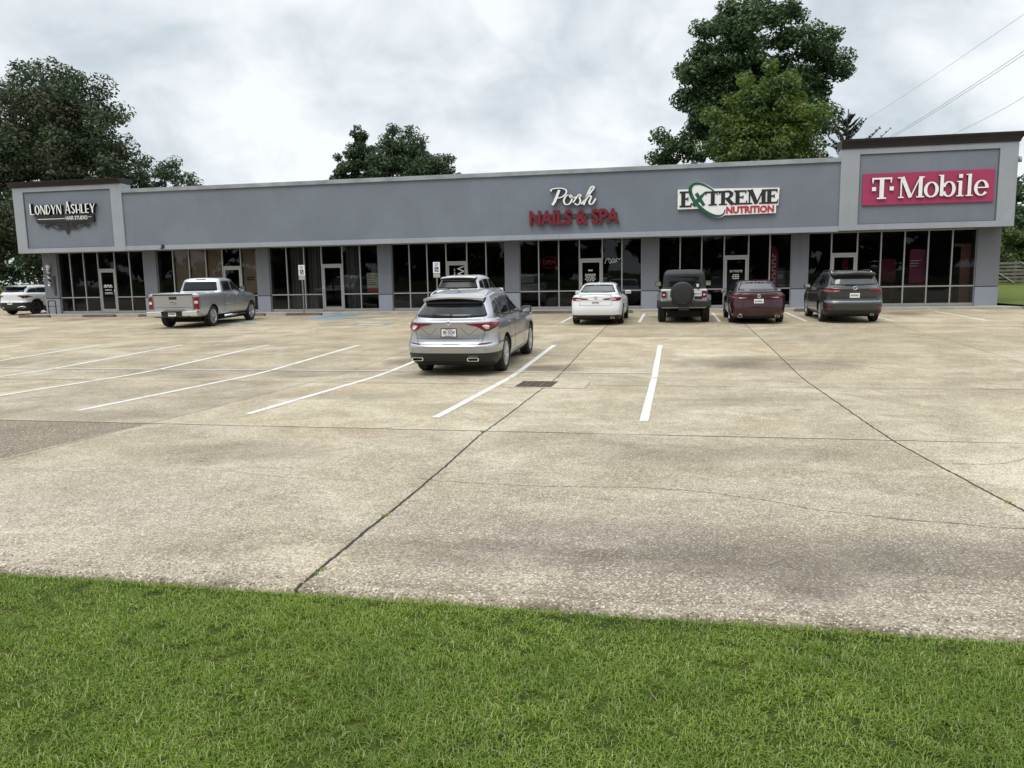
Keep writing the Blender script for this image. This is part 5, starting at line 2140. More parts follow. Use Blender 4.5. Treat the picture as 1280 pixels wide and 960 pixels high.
def spoiler(c, x, y0, z, dep, paint, und=SATIN):
    vs, fs, mi = [], [], []
    n = 11
    for i in range(n):
        t = -1 + 2 * i / (n - 1)
        yb = y0 + .10 * abs(t) ** 3
        zt = z - .03 * t * t
        vs += [(x * t, yb, zt - .05), (x * t, yb - .01, zt), (x * t, yb + dep + .05, zt + .05), (x * t, yb + dep, zt - .08)]
    for i in range(n - 1):
        for k in range(4):
            k2 = (k + 1) % 4
            fs.append((i * 4 + k, (i + 1) * 4 + k, (i + 1) * 4 + k2, i * 4 + k2))
            mi.append([1, 0, 0, 1][k])
    fs += [(0, 1, 2, 3), tuple((n - 1) * 4 + k for k in (3, 2, 1, 0))]
    mi += [1, 1]
    return mesh_obj('roof_spoiler', vs, fs, [paint, und], c.root, mi)


c = suv('grey_suv', 'dark grey suv with silver roof rails parked at the corner shop', 5.85, 27.75, .0, GREYP, .96, 1.73, arch_clad=.03)
c.patch('rear_window', rounded([(-.74, 1.27), (-.64, 1.53), (.64, 1.53), (.74, 1.27), (.3, 1.24), (-.3, 1.24)], .04), CLEARG, off=.006)
c.patch('spoiler_black_gap', rounded([(-.64, 1.535), (-.60, 1.60), (.60, 1.60), (.64, 1.535)], .02), SATIN, off=.010)
spoiler(c, .68, .22, 1.645, .25, GREYP)
tl = [(.42, 1.075), (.44, 1.115), (.70, 1.15), (.90, 1.16), (.92, 1.08), (.80, 1.035), (.55, 1.05)]
c.patch('taillight', rounded(tl, .015), REDL, off=.008, mirror=True)
c.patch('taillight_wrap', rounded([(.14, 1.16), (.50, 1.14), (.54, 1.11), (.24, 1.04)], .02), REDL, 'right', off=.006, mirror=True)
c.patch('tailgate_trim', [(-.42, 1.10), (-.42, 1.125), (.42, 1.125), (.42, 1.10)], SATIN, off=.006)
c.patch('rear_reflector', rounded([(.66, .52), (.86, .56), (.85, .62), (.72, .60)], .01), DREDL, off=.010, mirror=True)
c.seam('tailgate_seam', cr([(-.74, 1.24), (-.80, 1.0), (-.72, .82), (-.62, .74), (.62, .74), (.72, .82), (.80, 1.0), (.74, 1.24)], 3), 'rear', w=.012)
c.seam('bumper_crease', cr([(-.93, .80), (-.76, .735), (.76, .735), (.93, .80)], 4), 'rear', w=.03, mat=mat_simple('crease_silver', (.32, .33, .34), .25, .8))
c.plate(0, .92)
c.emblem(0, 1.16, .07, .05)
c.wiper(.0, -.28, 1.26, 1.275)
c.rail(.62, .62, 2.4, CHROME)
c.fin(.85, GREYP)
c.exhaust(.55, .29, .06, .12, .06)

# ---- white suv beyond the crossover
c = suv('white_suv', 'white suv parked at the shops behind the silver crossover', -7.92, 28.45, .0, WHITEP, .97, 1.80, 5.0, (1.1, 3.95), belt=1.14)
c.patch('rear_window', rounded([(-.77, 1.30), (-.66, 1.60), (.66, 1.60), (.77, 1.30)], .04), mat_simple('car_dark_glass', (.012, .013, .015), .30, 0, 0, .25), off=.006)
c.patch('spoiler_black_gap', rounded([(-.66, 1.61), (-.63, 1.68), (.63, 1.68), (.66, 1.61)], .02), SATIN, off=.010)
spoiler(c, .68, .24, 1.72, .25, WHITEP, SATIN)
c.patch('taillight', rounded([(.70, .95), (.74, 1.18), (.90, 1.18), (.90, .95)], .02), REDL, off=.008, mirror=True)
c.seam('tailgate_seam', cr([(-.74, 1.24), (-.70, 1.0), (-.66, .74), (.66, .74), (.70, 1.0), (.74, 1.24)], 3), 'rear', w=.012)
c.plate(0, .95)
c.wiper(.0, -.3, 1.32, 1.335)

# ---- white crossover at the far left
KW = mat_paint('pearl_white_car_paint', (.66, .67, .68), .0, .33, dirt_amt=.1)
c = suv('white_crossover', 'white crossover with black lower cladding past the left end of the building', -36.15, 37.6, .0, KW, .93, 1.66, 4.6, (.92, 3.65), rim=DALLOY, clad=lambda y: .70 if y < .5 else .44, arch_clad=.08)
c.patch('rear_window', rounded([(-.70, 1.26), (-.60, 1.49), (.60, 1.49), (.70, 1.26)], .04), CARGLASS, off=.006)
c.patch('spoiler_black_gap', rounded([(-.62, 1.50), (-.59, 1.55), (.59, 1.55), (.62, 1.50)], .02), SATIN, off=.010)
spoiler(c, .65, .20, 1.585, .25, KW)
c.patch('taillight', rounded([(.42, 1.06), (.60, 1.10), (.88, 1.08), (.86, .98), (.72, .90), (.66, .98)], .015), DREDL, off=.008, mirror=True)
c.patch('taillight_wrap', rounded([(.16, 1.09), (.45, 1.06), (.70, .99), (.38, .98), (.24, .90)], .02), DREDL, 'right', off=.006, mirror=True)
c.patch('pillar_trim', rounded([(.36, 1.24), (.62, 1.42), (1.15, 1.485), (2.1, 1.50), (2.5, 1.48), (3.3, 1.22)], .03), SATIN, 'right', off=.002, mirror=True)
c.patch('bumper_insert', rounded([(.40, .40), (.52, .47), (.80, .50), (.84, .42), (.70, .36)], .01), CHROME, off=.010, mirror=True)
c.patch('bumper_insert', rounded([(.50, .405), (.56, .445), (.77, .465), (.78, .42), (.68, .385)], .01), BLACK, off=.014, mirror=True)
c.plate(0, .66)
c.wiper(.0, -.28, 1.28, 1.295)
c.fin(.85, KW)

# ---- silver pickup
PEWTER = mat_paint('pewter_car_paint', (.44, .455, .475), .75, .32)
rings = [R(.40, .40, 5.4, .76, .12, a=12), R(.44, .10, 5.66, .93, .12, a=12), R(.66, .05, 5.78, 1.0, .10, a=14, tr=.015), R(.95, .04, 5.82, 1.015, .10, a=14, tr=.015),
         R([(0, 1.20), (2.2, 1.20), (4.2, 1.16), (5.8, 1.04)], .03, 5.80, 1.0, .10, a=14, tr=.015),
         R([(0, 1.285), (2.2, 1.285), (4.2, 1.22), (5.8, 1.10)], .03, 5.74, .965, .09, .5, a=14, tr=.015),
         R([(0, 1.305), (2.2, 1.305), (4.2, 1.26), (5.7, 1.13)], .05, 5.6, .93, .08, .5, a=14, tr=.015),
         R([(2.0, 1.315), (4.4, 1.27)], 2.20, 4.55, .905, .10, .5, a=10),
         R([(2.0, 1.58), (4.0, 1.56)], 2.28, 4.1, .825, .12, .5, a=9),
         R([(2.0, 1.785), (3.4, 1.80)], 2.36, 3.72, .745, .14, .5, a=8),
         R([(2.0, 1.845), (3.4, 1.855)], 2.46, 3.58, .64, .14, .5, a=6),
         R([(2.0, 1.865), (3.4, 1.875)], 2.50, 3.50, .3, .14, .4, a=5), R([(2.0, 1.866), (3.4, 1.876)], 2.51, 3.49, 0, .14, .4)]
c = Car('pickup_truck', 'silver crew cab pickup parked at an angle by the papered windows', -18.50, 26.72, .115, rings, PEWTER, 5.84, (1.24, 4.88), .40, 1.98, .27, cuts=[box_bm(-.82, .82, .13, 2.10, .80, 1.5)], spokes=5)
c.patch('rear_window', rounded([(-.74, 1.36), (-.66, 1.735), (.66, 1.735), (.74, 1.36)], .04), CARGLASS, off=.006) if False else None
for o in c.patch('side_window', rounded([(3.22, 1.34), (3.22, 1.745), (3.52, 1.745), (3.95, 1.50), (4.10, 1.33)], .03), CARGLASS, 'right', mirror=True):
    pass
c.patch('side_window', rounded([(2.46, 1.345), (2.50, 1.735), (3.10, 1.745), (3.12, 1.34)], .05), CARGLASS, 'right', mirror=True)
c.patch('windscreen', rounded([(-.74, 1.30), (-.64, 1.76), (.64, 1.76), (.74, 1.30)], .05), CARGLASS, 'front')
# rear window of the cab is cast from just behind the cab
cast0 = c.cast


def cast_cab(u, v, view):
    h = c.bvh.ray_cast(Vector((u, 1.6, v)), Vector((0, 1, 0)))
    n_ = h[1] if h[1].y < 0 else -h[1]
    return h[0], n_


c.cast = cast_cab
c.patch('rear_window', rounded([(-.73, 1.36), (-.66, 1.72), (.66, 1.72), (.73, 1.36)], .04), CARGLASS, off=.006)
c.patch('high_brake_light', rounded([(-.20, 1.775), (-.20, 1.815), (.20, 1.815), (.20, 1.775)], .01), DREDL, off=.010)
c.cast = cast0
c.patch('taillight', rounded([(.795, .72), (.80, 1.20), (.985, 1.20), (.985, .72)], .02), REDL, off=.010, mirror=True)
c.patch('taillight_lens', rounded([(.83, .93), (.83, 1.03), (.96, 1.03), (.96, .93)], .01), CLEARL, off=.014, mirror=True)
c.patch('taillight_wrap', rounded([(.05, .72), (.05, 1.20), (.14, 1.20), (.14, .72)], .01), REDL, 'right', off=.006, mirror=True)
c.seam('tailgate_seam', [(-.77, 1.27), (-.77, .64), (.77, .64), (.77, 1.27)], 'rear', w=.014)
c.patch('tailgate_cap', [(-.79, 1.25), (-.79, 1.30), (.79, 1.30), (.79, 1.25)], SATIN, off=.012)
c.patch('tailgate_handle', rounded([(-.15, 1.10), (-.15, 1.21), (.15, 1.21), (.15, 1.10)], .02), BLACK, off=.010)
c.seam('tailgate_crease', [(-.74, .80), (.74, .80)], 'rear', w=.02, mat=mat_simple('seam_grey', (.10, .10, .11), .5))
c.emblem(0, .985, .11, .045, mat_simple('emblem_grey', (.30, .29, .27), .4, .5))
mb = MB()
for sx in (-1, 1):
    x0, x1 = sorted((sx * .40, sx * .99))
    mb.box(x0, x1, -.14, .06, .48, .66, 0, .03)
mb.box(-.40, .40, -.10, .06, .46, .64, 1, .02)
mb.box(-.42, .42, -.15, .02, .62, .665, 1, .01)
mb.box(-.06, .06, -.12, .2, .40, .47, 1)
mb.build('rear_bumper', [CHROME, BLACK], c.root)
c.plate(0, .555, y=-.10)
c.mirrors(3.92, 1.28, .93, SATIN, 1.3)
c.handle(2.75, 1.14, CHROME)
c.handle(3.45, 1.14, CHROME)
c.seam('door_seam', cr([(3.16, 1.76), (3.16, 1.2), (3.16, .60)], 4), 'right', mirror=True)
c.seam('door_seam', cr([(2.30, 1.30), (2.28, 1.0), (2.40, .60)], 4), 'right', mirror=True)
c.seam('door_seam', cr([(4.16, 1.27), (4.16, 1.0), (4.10, .60)], 4), 'right', mirror=True)
c.seam('bed_gap', cr([(2.17, 1.30), (2.17, .9), (2.17, .50)], 4), 'right', mirror=True, w=.02)
c.patch('side_moulding', [(2.42, .80), (2.42, .855), (4.08, .855), (4.08, .80)], PEWTER, 'right', off=.018, mirror=True)
for sx in (-1, 1):
    mb = MB()
    mb.tube([(sx * .99, 2.15, .36), (sx * .99, 4.1, .36)], .045, 8)
    for y in (2.4, 3.1, 3.9):
        mb.bar((sx * .70, y, .46), (sx * .98, y, .37), .04)
    mb.build('side_step', [CHROME], c.root)
mb = MB()
mb.bar((-.5, .25, .44), (.5, .25, .44), .10, .14)
mb.tube([(.55, .0, .42), (.55, 2.2, .42)], .04, 8)
mb.build('hitch_frame', [UNDER], c.root)

# ---- white off-roader with a spare on its tailgate
JW = mat_paint('white_offroader_paint', (.46, .46, .45), .0, .38, dirt_amt=.15)
HARD = mat_simple('black_hardtop', (.012, .012, .013), .55, var=.2, vscale=6)
rings = [R(.48, .20, 4.1, .66, .05, a=16, tr=0, tf=.03), R(.52, .04, 4.2, .76, .05, a=20, tr=0, tf=.05), R(.80, .0, 4.2, .79, .05, .2, a=22, tr=0, tf=.06), R(1.06, .0, 4.2, .79, .05, .2, a=22, tr=0, tf=.10),
         R([(0, 1.165), (3, 1.16), (4.2, 1.08)], .005, 4.18, .785, .05, .25, a=22, tr=0, tf=.12), R([(0, 1.18), (3, 1.18), (4.2, 1.12)], .03, 4.1, .76, .05, .3, a=22, tr=0, tf=.12),
         R(1.19, .035, 3.05, .755, .06, .08, a=22, tr=0, tf=0), R(1.50, .07, 2.86, .715, .07, .1, a=20, tr=0, tf=0), R(1.74, .10, 2.72, .68, .09, .1, a=16, tr=0, tf=0),
         R(1.815, .15, 2.66, .62, .10, .1, a=12, tr=0, tf=0), R(1.84, .2, 2.6, .45, .1, .1, a=8, tr=0, tf=0), R(1.845, .22, 2.58, 0, .1, .1, a=8, tr=0, tf=0)]
c = Car('off_road_vehicle', 'boxy white off-roader with black top and covered spare wheel on its tailgate', .36, 28.35, .0, rings, JW, 4.4, (.80, 3.75), .41, 1.80, .28, arch=.50, rim=DALLOY)
# top in black, from the belt line up
me = c.body.data
me.materials.append(HARD)
for p in me.polygons:
    if p.center.z > 1.188 and p.center.y < 3.1:
        p.material_index = 3
c.patch('rear_window', rounded([(-.56, 1.28), (-.52, 1.72), (.52, 1.72), (.56, 1.28)], .05), CARGLASS, off=.008)
c.patch('side_window', rounded([(.22, 1.26), (.26, 1.70), (1.05, 1.72), (1.05, 1.26)], .05), CARGLASS, 'right', mirror=True)
c.patch('side_window', rounded([(1.16, 1.26), (1.16, 1.72), (1.88, 1.72), (1.88, 1.26)], .04), CARGLASS, 'right', mirror=True)
c.patch('side_window', rounded([(1.98, 1.26), (1.98, 1.72), (2.60, 1.72), (2.78, 1.26)], .04), CARGLASS, 'right', mirror=True)
c.patch('windscreen', rounded([(-.66, 1.24), (-.60, 1.72), (.60, 1.72), (.66, 1.24)], .04), CARGLASS, 'front')
mb = MB()
mb.box(-.85, .85, -.20, .06, .57, .78, 0, .03)
mb.box(-.18, .18, -.24, -.18, .46, .56, 0, .01)
mb.build('rear_bumper', [SATIN], c.root)
# flares over the wheels
for sx in (-1, 1):
    for wy in (.80, 3.75):
        mb = MB()
        vs, fs = [], []
        prof = [(-.60, .58), (-.56, .80), (-.42, .96), (.42, .96), (.58, .80), (.64, .58)]
        n = len(prof)
        for xx in (sx * .76, sx * .935):
            vs += [(xx, wy + a, b_) for a, b_ in prof]
        for xx in (sx * .935, sx * .76):
            vs += [(xx, wy + a * .9, b_ - .05) for a, b_ in prof]
        for j in range(4):
            j2 = (j + 1) % 4
            for k in range(n - 1):
                fs.append((j * n + k, j * n + k + 1, j2 * n + k + 1, j2 * n + k))
        fs += [(0, n, 2 * n, 3 * n), (n - 1, 4 * n - 1, 3 * n - 1, 2 * n - 1)]
        mb.add(vs, fs)
        mb.build('fender_flare', [SATIN], c.root)
sw = bpy.data.objects.new('spare_wheel', None)
mb = MB()
mb.lathe([(0, -.36), (.10, -.362), (.30, -.355), (.375, -.33), (.405, -.28), (.41, -.10), (.36, -.04), (0, -.04)], 40, 'Y')
bpy.data.objects.remove(sw)
sw = mb.build('spare_wheel', [mat_simple('spare_cover', (.012, .012, .012), .65, var=.2, vscale=5)], c.root)
sw.location = (-.06, 0, 1.04)
mb = MB()
mb.lathe([(.345, -.357), (.352, -.363), (.36, -.355)], 40, 'Y')
mb.build('cover_seam', [SATIN], sw)
mb = MB()
mb.box(-.25, .13, -.05, .0, .90, 1.10, 0, .01)
mb.build('spare_carrier', [SATIN], c.root)
for sx in (-1, 1):
    mb = MB()
    x0, x1 = sorted((sx * .60, sx * .775))
    mb.box(x0, x1, -.06, .005, .90, 1.12, 0, .012)
    o = mb.build('taillight', [BLACK], c.root)
    mb = MB()
    mb.box(x0 + .02, x1 - .02, -.075, -.05, .92, 1.10, 0, .008)
    l = mb.build('lens', [REDL], o)
    mb = MB()
    mb.box(x0 + .05, x1 - .05, -.079, -.07, .97, 1.02)
    mb.build('reverse_lens', [CLEARL], l)
    mb = MB()
    mb.box(sx * .44 - .06, sx * .44 + .06, -.03, .005, .96, 1.0, 0, .005) if sx < 0 else mb.box(.80, .815, .0, .02, .9, 1.0)
    mb.build('tailgate_hinge', [JW], c.root)
c.plate(.46, 1.02, y=-.02)
mb = MB()
mb.box(.37, .63, -.02, .006, .84, .92, 0, .006)
mb.build('tailgate_handle', [BLACK], c.root)
mb = MB()
mb.bar((.30, -.02, 1.28), (.48, -.0, 1.48), .03)
mb.box(.43, .53, -.03, .03, 1.22, 1.30, 0, .01)
mb.build('wiper', [BLACK], c.root)
mb = MB()
mb.box(.42, .50, -.09, -.03, 1.25, 1.36, 0, .02)
mb.build('high_brake_light', [WHITED], c.root)
c.mirrors(2.78, 1.22, .79, SATIN, 1.2)
c.exhaust(-.55, .44, .02, .08, .07, SATIN)
c.seam('tailgate_seam', [(-.57, 1.18), (-.57, .80), (.57, .80), (.57, 1.18)], 'rear', w=.012)
c.seam('door_seam', cr([(1.10, 1.18), (1.10, .60)], 4), 'right', mirror=True)
c.seam('door_seam', cr([(1.94, 1.18), (1.94, .60)], 4), 'right', mirror=True)

# ------------------------------------------------------------------ trees
def leaf_mesh(name, mat, centres, radii, n, size, parent, flat=.75, seed=0):
    """leaf-sized faces spread through clumps"""
    g = np.random.default_rng(seed)
    centres = np.array(centres, float)
    radii = np.array(radii, float)
    if radii.ndim == 1:
        radii = np.c_[radii, radii, radii * flat]
    wgt = radii.prod(axis=1) ** (2 / 3)
    idx = g.choice(len(centres), n, p=wgt / wgt.sum())
    d = g.normal(size=(n, 3))
    d /= np.linalg.norm(d, axis=1)[:, None]
    r = g.random(n) ** .42
    p = centres[idx] + d * r[:, None] * radii[idx]
    s = size * g.uniform(.55, 1.45, n)
    nrm = d * .55 + g.normal(size=(n, 3)) * .6 + np.array([0, 0, .55])
    nrm /= np.linalg.norm(nrm, axis=1)[:, None]
    t = np.cross(nrm, g.normal(size=(n, 3)))
    t /= np.linalg.norm(t, axis=1)[:, None]
    b = np.cross(nrm, t)
    q = np.stack([p - t * s[:, None], p - b * s[:, None] * .5 + nrm * s[:, None] * .15, p + t * s[:, None], p + b * s[:, None] * .5 + nrm * s[:, None] * .15], 1).reshape(-1, 3)
    me = bpy.data.meshes.new(name)
    me.vertices.add(4 * n)
    me.vertices.foreach_set('co', q.ravel())
    me.loops.add(4 * n)
    me.loops.foreach_set('vertex_index', np.arange(4 * n))
    me.polygons.add(n)
    me.polygons.foreach_set('loop_start', np.arange(n) * 4)
    me.polygons.foreach_set('loop_total', np.full(n, 4))
    me.materials.append(mat)
    me.update(calc_edges=True)
    me.validate()
    o = bpy.data.objects.new(name, me)
    return link(o, parent)


def clumps_in(ells, n, rmin, rmax, seed, shell=.5):
    """ellipsoids ((x,y,z),(rx,ry,rz)) filled with leaf clumps, more of them towards the outside"""
    g = np.random.default_rng(seed)
    vol = np.array([e[1][0] * e[1][1] * e[1][2] for e in ells])
    idx = g.choice(len(ells), n, p=vol / vol.sum())
    C, Rr = [], []
    for i in idx:
        c0, r0 = np.array(ells[i][0]), np.array(ells[i][1])
        d = g.normal(size=3)
        d /= np.linalg.norm(d)
        r = g.random() ** shell
        C.append(c0 + d * r * r0)
        Rr.append(g.uniform(rmin, rmax))
    return C, Rr


def tree(name, label, base, ells, nclump, rmin, rmax, nleaf, lsize, mat, seed, trunk_r=.35, lean=(0, 0), group=None, shell=.45, nlimb=9, cat='tree'):
    t = thing(name, label, cat, base, 0, group)
    bx, by, bz = base
    el = [((e[0][0] - bx, e[0][1] - by, e[0][2] - bz), e[1]) for e in ells]
    C, Rr = clumps_in(el, nclump, rmin, rmax, seed, shell)
    g = np.random.default_rng(seed + 5)
    topz = max(e[0][2] + e[1][2] * .5 for e in el)
    cx = float(np.mean([e[0][0] for e in el]))
    cy = float(np.mean([e[0][1] for e in el]))
    mb = MB()
    spine = cr([(0, 0, -.3), (lean[0] * .3 + .1, lean[1], topz * .3), (cx * .6, cy * .6, topz * .6), (cx, cy, topz)], 5)
    m = len(spine)
    mb.tube(spine, [trunk_r * (1.15 - i / (m - 1)) + .03 for i in range(m)], 10)
    for k in range(nlimb):
        tgt = np.array(C[g.integers(len(C))])
        i0 = int(m * g.uniform(.30, .8))
        a = np.array(spine[i0])
        mid = (a + tgt) / 2 + np.array([g.normal() * .3, g.normal() * .3, .4])
        r0 = trunk_r * (1.1 - i0 / m) * .55
        pts_ = cr([tuple(a), tuple(mid), tuple(tgt)], 4)
        mb.tube(pts_, [max(.02, r0 * (1 - .85 * j / (len(pts_) - 1))) for j in range(len(pts_))], 6)
    mb.build('trunk', [BARK], t)
    leaf_mesh('crown', mat, C, Rr, nleaf, lsize, t, seed=seed + 9)
    return t


OAK = mat_leaf('oak_leaf', (.028, .052, .020), (.066, .098, .036), .3, (.080, .074, .040), .45)
GREEN = mat_leaf('broad_leaf', (.034, .070, .022), (.080, .130, .040), .35)
BRIGHT = mat_leaf('young_leaf', (.085, .135, .018), (.170, .212, .034), .4, (.050, .095, .020), .4)
MIDL = mat_leaf('mid_leaf', (.036, .066, .026), (.078, .112, .044), .35)
BUSHL = mat_leaf('bush_leaf', (.065, .110, .022), (.135, .180, .038), .35, (.030, .062, .018), .5)
CONL = mat_leaf('needle_leaf', (.016, .034, .018), (.032, .055, .026), .2)

tree('oak_tree', 'broad dark oak rising behind the left end of the building', (-48.5, 56, -.1),
     [((-48.5, 56, 13.0), (6.0, 5, 5.6)), ((-44.6, 55, 11.6), (4.3, 4, 4.6)), ((-53, 57, 14.0), (5.2, 5, 5.2)), ((-46.8, 56, 15.6), (3.6, 3.5, 2.8)), ((-42.2, 55, 10.6), (2.6, 3, 2.6)), ((-56, 57, 10), (5.5, 5, 6))],
     380, .7, 1.5, 78000, .145, OAK, 11, .55, group='trees behind the shops')
tree('oak_tree', 'dark low-hanging tree behind the white crossover at the left edge', (-51.5, 50, -.1),
     [((-50, 50, 5.2), (6.5, 3.5, 4.2)), ((-55, 51, 5.0), (5, 3.5, 4.6)), ((-45.5, 53, 5.0), (4.5, 3, 4.0))],
     210, .7, 1.3, 44000, .13, OAK, 12, .45, group='trees behind the shops', shell=.5)
tree('small_tree', 'small loose green tree just right of the broad oak', (-41.6, 60, -.1),
     [((-41.0, 60, 10.4), (1.3, 1.4, 1.6)), ((-43.4, 60, 9.2), (2.0, 1.6, 1.5)), ((-39.7, 60, 9.0), (1.5, 1.3, 1.2))],
     60, .4, .8, 5200, .12, MIDL, 13, .22, group='trees behind the shops')
tree('tall_tree', 'pointed green tree behind the middle of the roof, leftmost of three', (-24.6, 62, -.1),
     [((-24.9, 62, 13.0), (.6, .8, 1.6)), ((-24.9, 62, 11.6), (1.2, 1.4, 1.4)), ((-25.2, 62, 10.4), (1.9, 2, 1.6)), ((-26.4, 62, 9.0), (1.6, 1.6, 1.2))],
     100, .3, .6, 13000, .12, MIDL, 14, .3, group='trees behind the shops', nlimb=6)
tree('tall_tree', 'round topped green tree behind the middle of the roof, between two others', (-21.6, 61, -.1),
     [((-21.0, 61, 11.7), (1.7, 1.8, 1.6)), ((-21.9, 61, 10.2), (2.2, 2, 1.8)), ((-20.2, 61, 10.4), (1.6, 1.6, 1.5))],
     100, .4, .85, 14000, .12, MIDL, 15, .3, group='trees behind the shops', nlimb=6)
tree('tall_tree', 'low brownish green tree behind the middle of the roof, rightmost of three', (-18.3, 60, -.1),
     [((-18.5, 60, 10.0), (1.5, 1.5, 1.3)), ((-17.4, 60, 9.6), (1.5, 1.4, 1.2)), ((-19.6, 60, 9.4), (1.4, 1.4, 1.3))],
     70, .35, .7, 7000, .11, MIDL, 16, .25, group='trees behind the shops', nlimb=5)
tree('tall_tree', 'very tall dark green tree behind the right half of the roof', (5.8, 66, -.1),
     [((2.4, 66, 15.2), (2.2, 2.6, 2.2)), ((2.2, 66, 18.2), (2.2, 2.6, 2.2)), ((5.6, 66, 19.0), (3.8, 4, 3.5)), ((9.9, 66, 16.4), (3.0, 3.4, 3.6)), ((2.4, 66, 16.3), (2.6, 3, 2.4)), ((.9, 66, 11.8), (2.3, 2.6, 2.0)), ((-.4, 66, 11.2), (1.6, 2, 1.5)), ((2.8, 66, 13.8), (2.2, 2.6, 2.6)), ((6, 67, 14.0), (5.2, 4, 4.0)), ((9.6, 66, 12.4), (2.8, 3, 2.6)), ((3.4, 65, 20.0), (1.8, 2, 1.8)), ((8.4, 66, 20.2), (1.8, 2, 1.6))],
     330, .55, 1.15, 76000, .15, GREEN, 17, .5, group='trees behind the shops', nlimb=12)
tree('bright_tree', 'lighter yellow-green tree in front of the very tall dark one', (5.6, 53, -.1),
     [((5.6, 53, 12.4), (1.7, 1.7, 2.0)), ((4.6, 53, 10.6), (2.5, 2.2, 2.2)), ((7.1, 53, 10.4), (2.1, 2.1, 2.4)), ((5.6, 53, 8.6), (3.4, 2.4, 1.8)), ((3.0, 53, 9.8), (1.2, 1.3, 1.6))],
     190, .4, .85, 32000, .12, BRIGHT, 18, .3, group='trees behind the shops')
# conifer top just over the right tower
cf = thing('conifer', 'small spiky conifer top showing just left of the right tower', 'tree', (9.95, 51, -.1), 0, 'trees behind the shops')
mb = MB()
mb.tube([(0, 0, 0), (0, 0, 11.0)], [.2, .03], 8)
g = np.random.default_rng(3)
CC, RR = [], []
for k in range(34):
    z = 7.4 + 3.2 * k / 34
    a = g.uniform(0, 6.28)
    l = (2.1 * (1 - (k / 34) ** 1.6) + .25) * g.uniform(.7, 1.15)
    tip = (l * math.cos(a), l * math.sin(a), z + l * .62)
    mb.tube([(0, 0, z), (tip[0] * .6, tip[1] * .6, z + l * .22), tip], [.04, .026, .016], 5)
    for t in np.linspace(.2, 1, 9):
        CC.append((tip[0] * t, tip[1] * t, z + (tip[2] - z) * t ** 1.4))
        RR.append(.10 * (1.35 - t * 1.0))
mb.build('trunk', [BARK], cf)
leaf_mesh('crown', CONL, CC, RR, 3400, .075, cf, seed=4)

# ---- right hand background: fence, bushes, trees
fence = thing('wooden_fence', 'weathered plank fence with pale diagonal braces across the back lawn', 'fence', (0, 52.5, lawn_z(20, 52.5)))
for k in range(9):
    mb = MB()
    x = 13.8 + k * 2.05
    mb.box(x - .07, x + .07, -.05, .09, -.1, 1.40, 0, .01)
    mb.build('post', [WOODF], fence)
mb = MB()
for j in range(6):
    z = .14 + j * .21
    mb.box(13.75, 30.4, -.085, -.05, z, z + .135)
mb.build('rails', [WOODF], fence)
for k in range(8):
    mb = MB()
    x = 13.9 + k * 2.05
    mb.bar((x + .08, -.12, 1.34), (x + 1.9, -.12, .08), .10, .04)
    mb.build('brace', [WOODP], fence)


def shrub(label, x, y, z, r, h, n, mat, seed, name='bush'):
    t = thing(name, label, 'bush' if name == 'bush' else 'tree', (x, y, z), 0, 'bushes behind the fence' if name == 'bush' else None)
    g = np.random.default_rng(seed)
    mb = MB()
    C, Rr = [], []
    for k in range(7):
        a = g.uniform(0, 6.28)
        tip = (r * .6 * math.cos(a), r * .6 * math.sin(a), h * g.uniform(.5, .9))
        mb.tube([(0, 0, -.2), (tip[0] * .4, tip[1] * .4, tip[2] * .5), tip], [.06, .04, .02], 5)
    mb.build('stems', [BARK], t)
    for k in range(int(18 * r)):
        a, q = g.uniform(0, 6.28), g.random() ** .5
        C.append((r * q * math.cos(a), r * q * math.sin(a), h * (g.uniform(.12, .95) * (1 - .35 * q))))
        Rr.append(g.uniform(.28, .6))
    leaf_mesh('foliage', mat, C, Rr, n, .095, t, seed=seed)
    return t


shrub('bright green bush behind the fence beside the right end wall', 19.4, 55.5, .5, 2.3, 4.4, 13000, BUSHL, 31)
shrub('rounded bush behind the fence at the right edge of the view', 22.6, 56.5, .5, 2.5, 4.2, 13000, BUSHL, 32)
shrub('darker bush rising behind the nearer two at the right edge', 21.2, 60, .5, 3.0, 6.6, 17000, GREEN, 33)
shrub('bush beyond the right edge behind the fence', 26.5, 57, .5, 2.6, 4.4, 8000, BUSHL, 34)
tree('tall_tree', 'dark tree behind the bushes at the right edge', (24.6, 70, 0),
     [((24.0, 70, 5.5), (3.0, 3, 3.4)), ((27.5, 71, 6.5), (3.6, 3, 4.2)), ((24.6, 70, 3), (4, 3, 3))], 120, .6, 1.2, 22000, .15, GREEN, 35, .35, group='trees behind the shops')
# wood far off on both sides (one mass)
def wood(name, xs, ys, hs, n, seed, mat, leaf=.38):
    g = np.random.default_rng(seed)
    C, Rr = [], []
    for x, y, h in zip(xs, ys, hs):
        for k in range(9):
            C.append((x + g.normal() * 2.4, y + g.normal() * 2, h * g.uniform(.15, .95)))
            Rr.append(g.uniform(1.3, 2.6))
    o = leaf_mesh(name, mat, C, Rr, n, leaf, None, seed=seed)
    return tag(o, 'distant mass of dark woodland', 'woodland', kind='stuff')


g = np.random.default_rng(77)
xs_ = list(np.linspace(32, 110, 16)) + list(np.linspace(-120, -62, 14))
ys_ = list(92 + g.normal(size=16) * 5) + list(85 + g.normal(size=14) * 5)
wood('woodland', xs_, ys_, list(g.uniform(6, 11, 30)), 16000, 78, GREEN)
# unseen trees added behind the viewer to darken what the shop windows reflect
xs_ = list(np.linspace(-110, 90, 44))
o = wood('reflection_woodland', xs_, list(-46 + g.normal(size=44) * 5), list(g.uniform(8, 15, 44)), 42000, 79, GREEN, .85)
o['label'] = 'unseen woodland added behind the viewer for the window reflections'

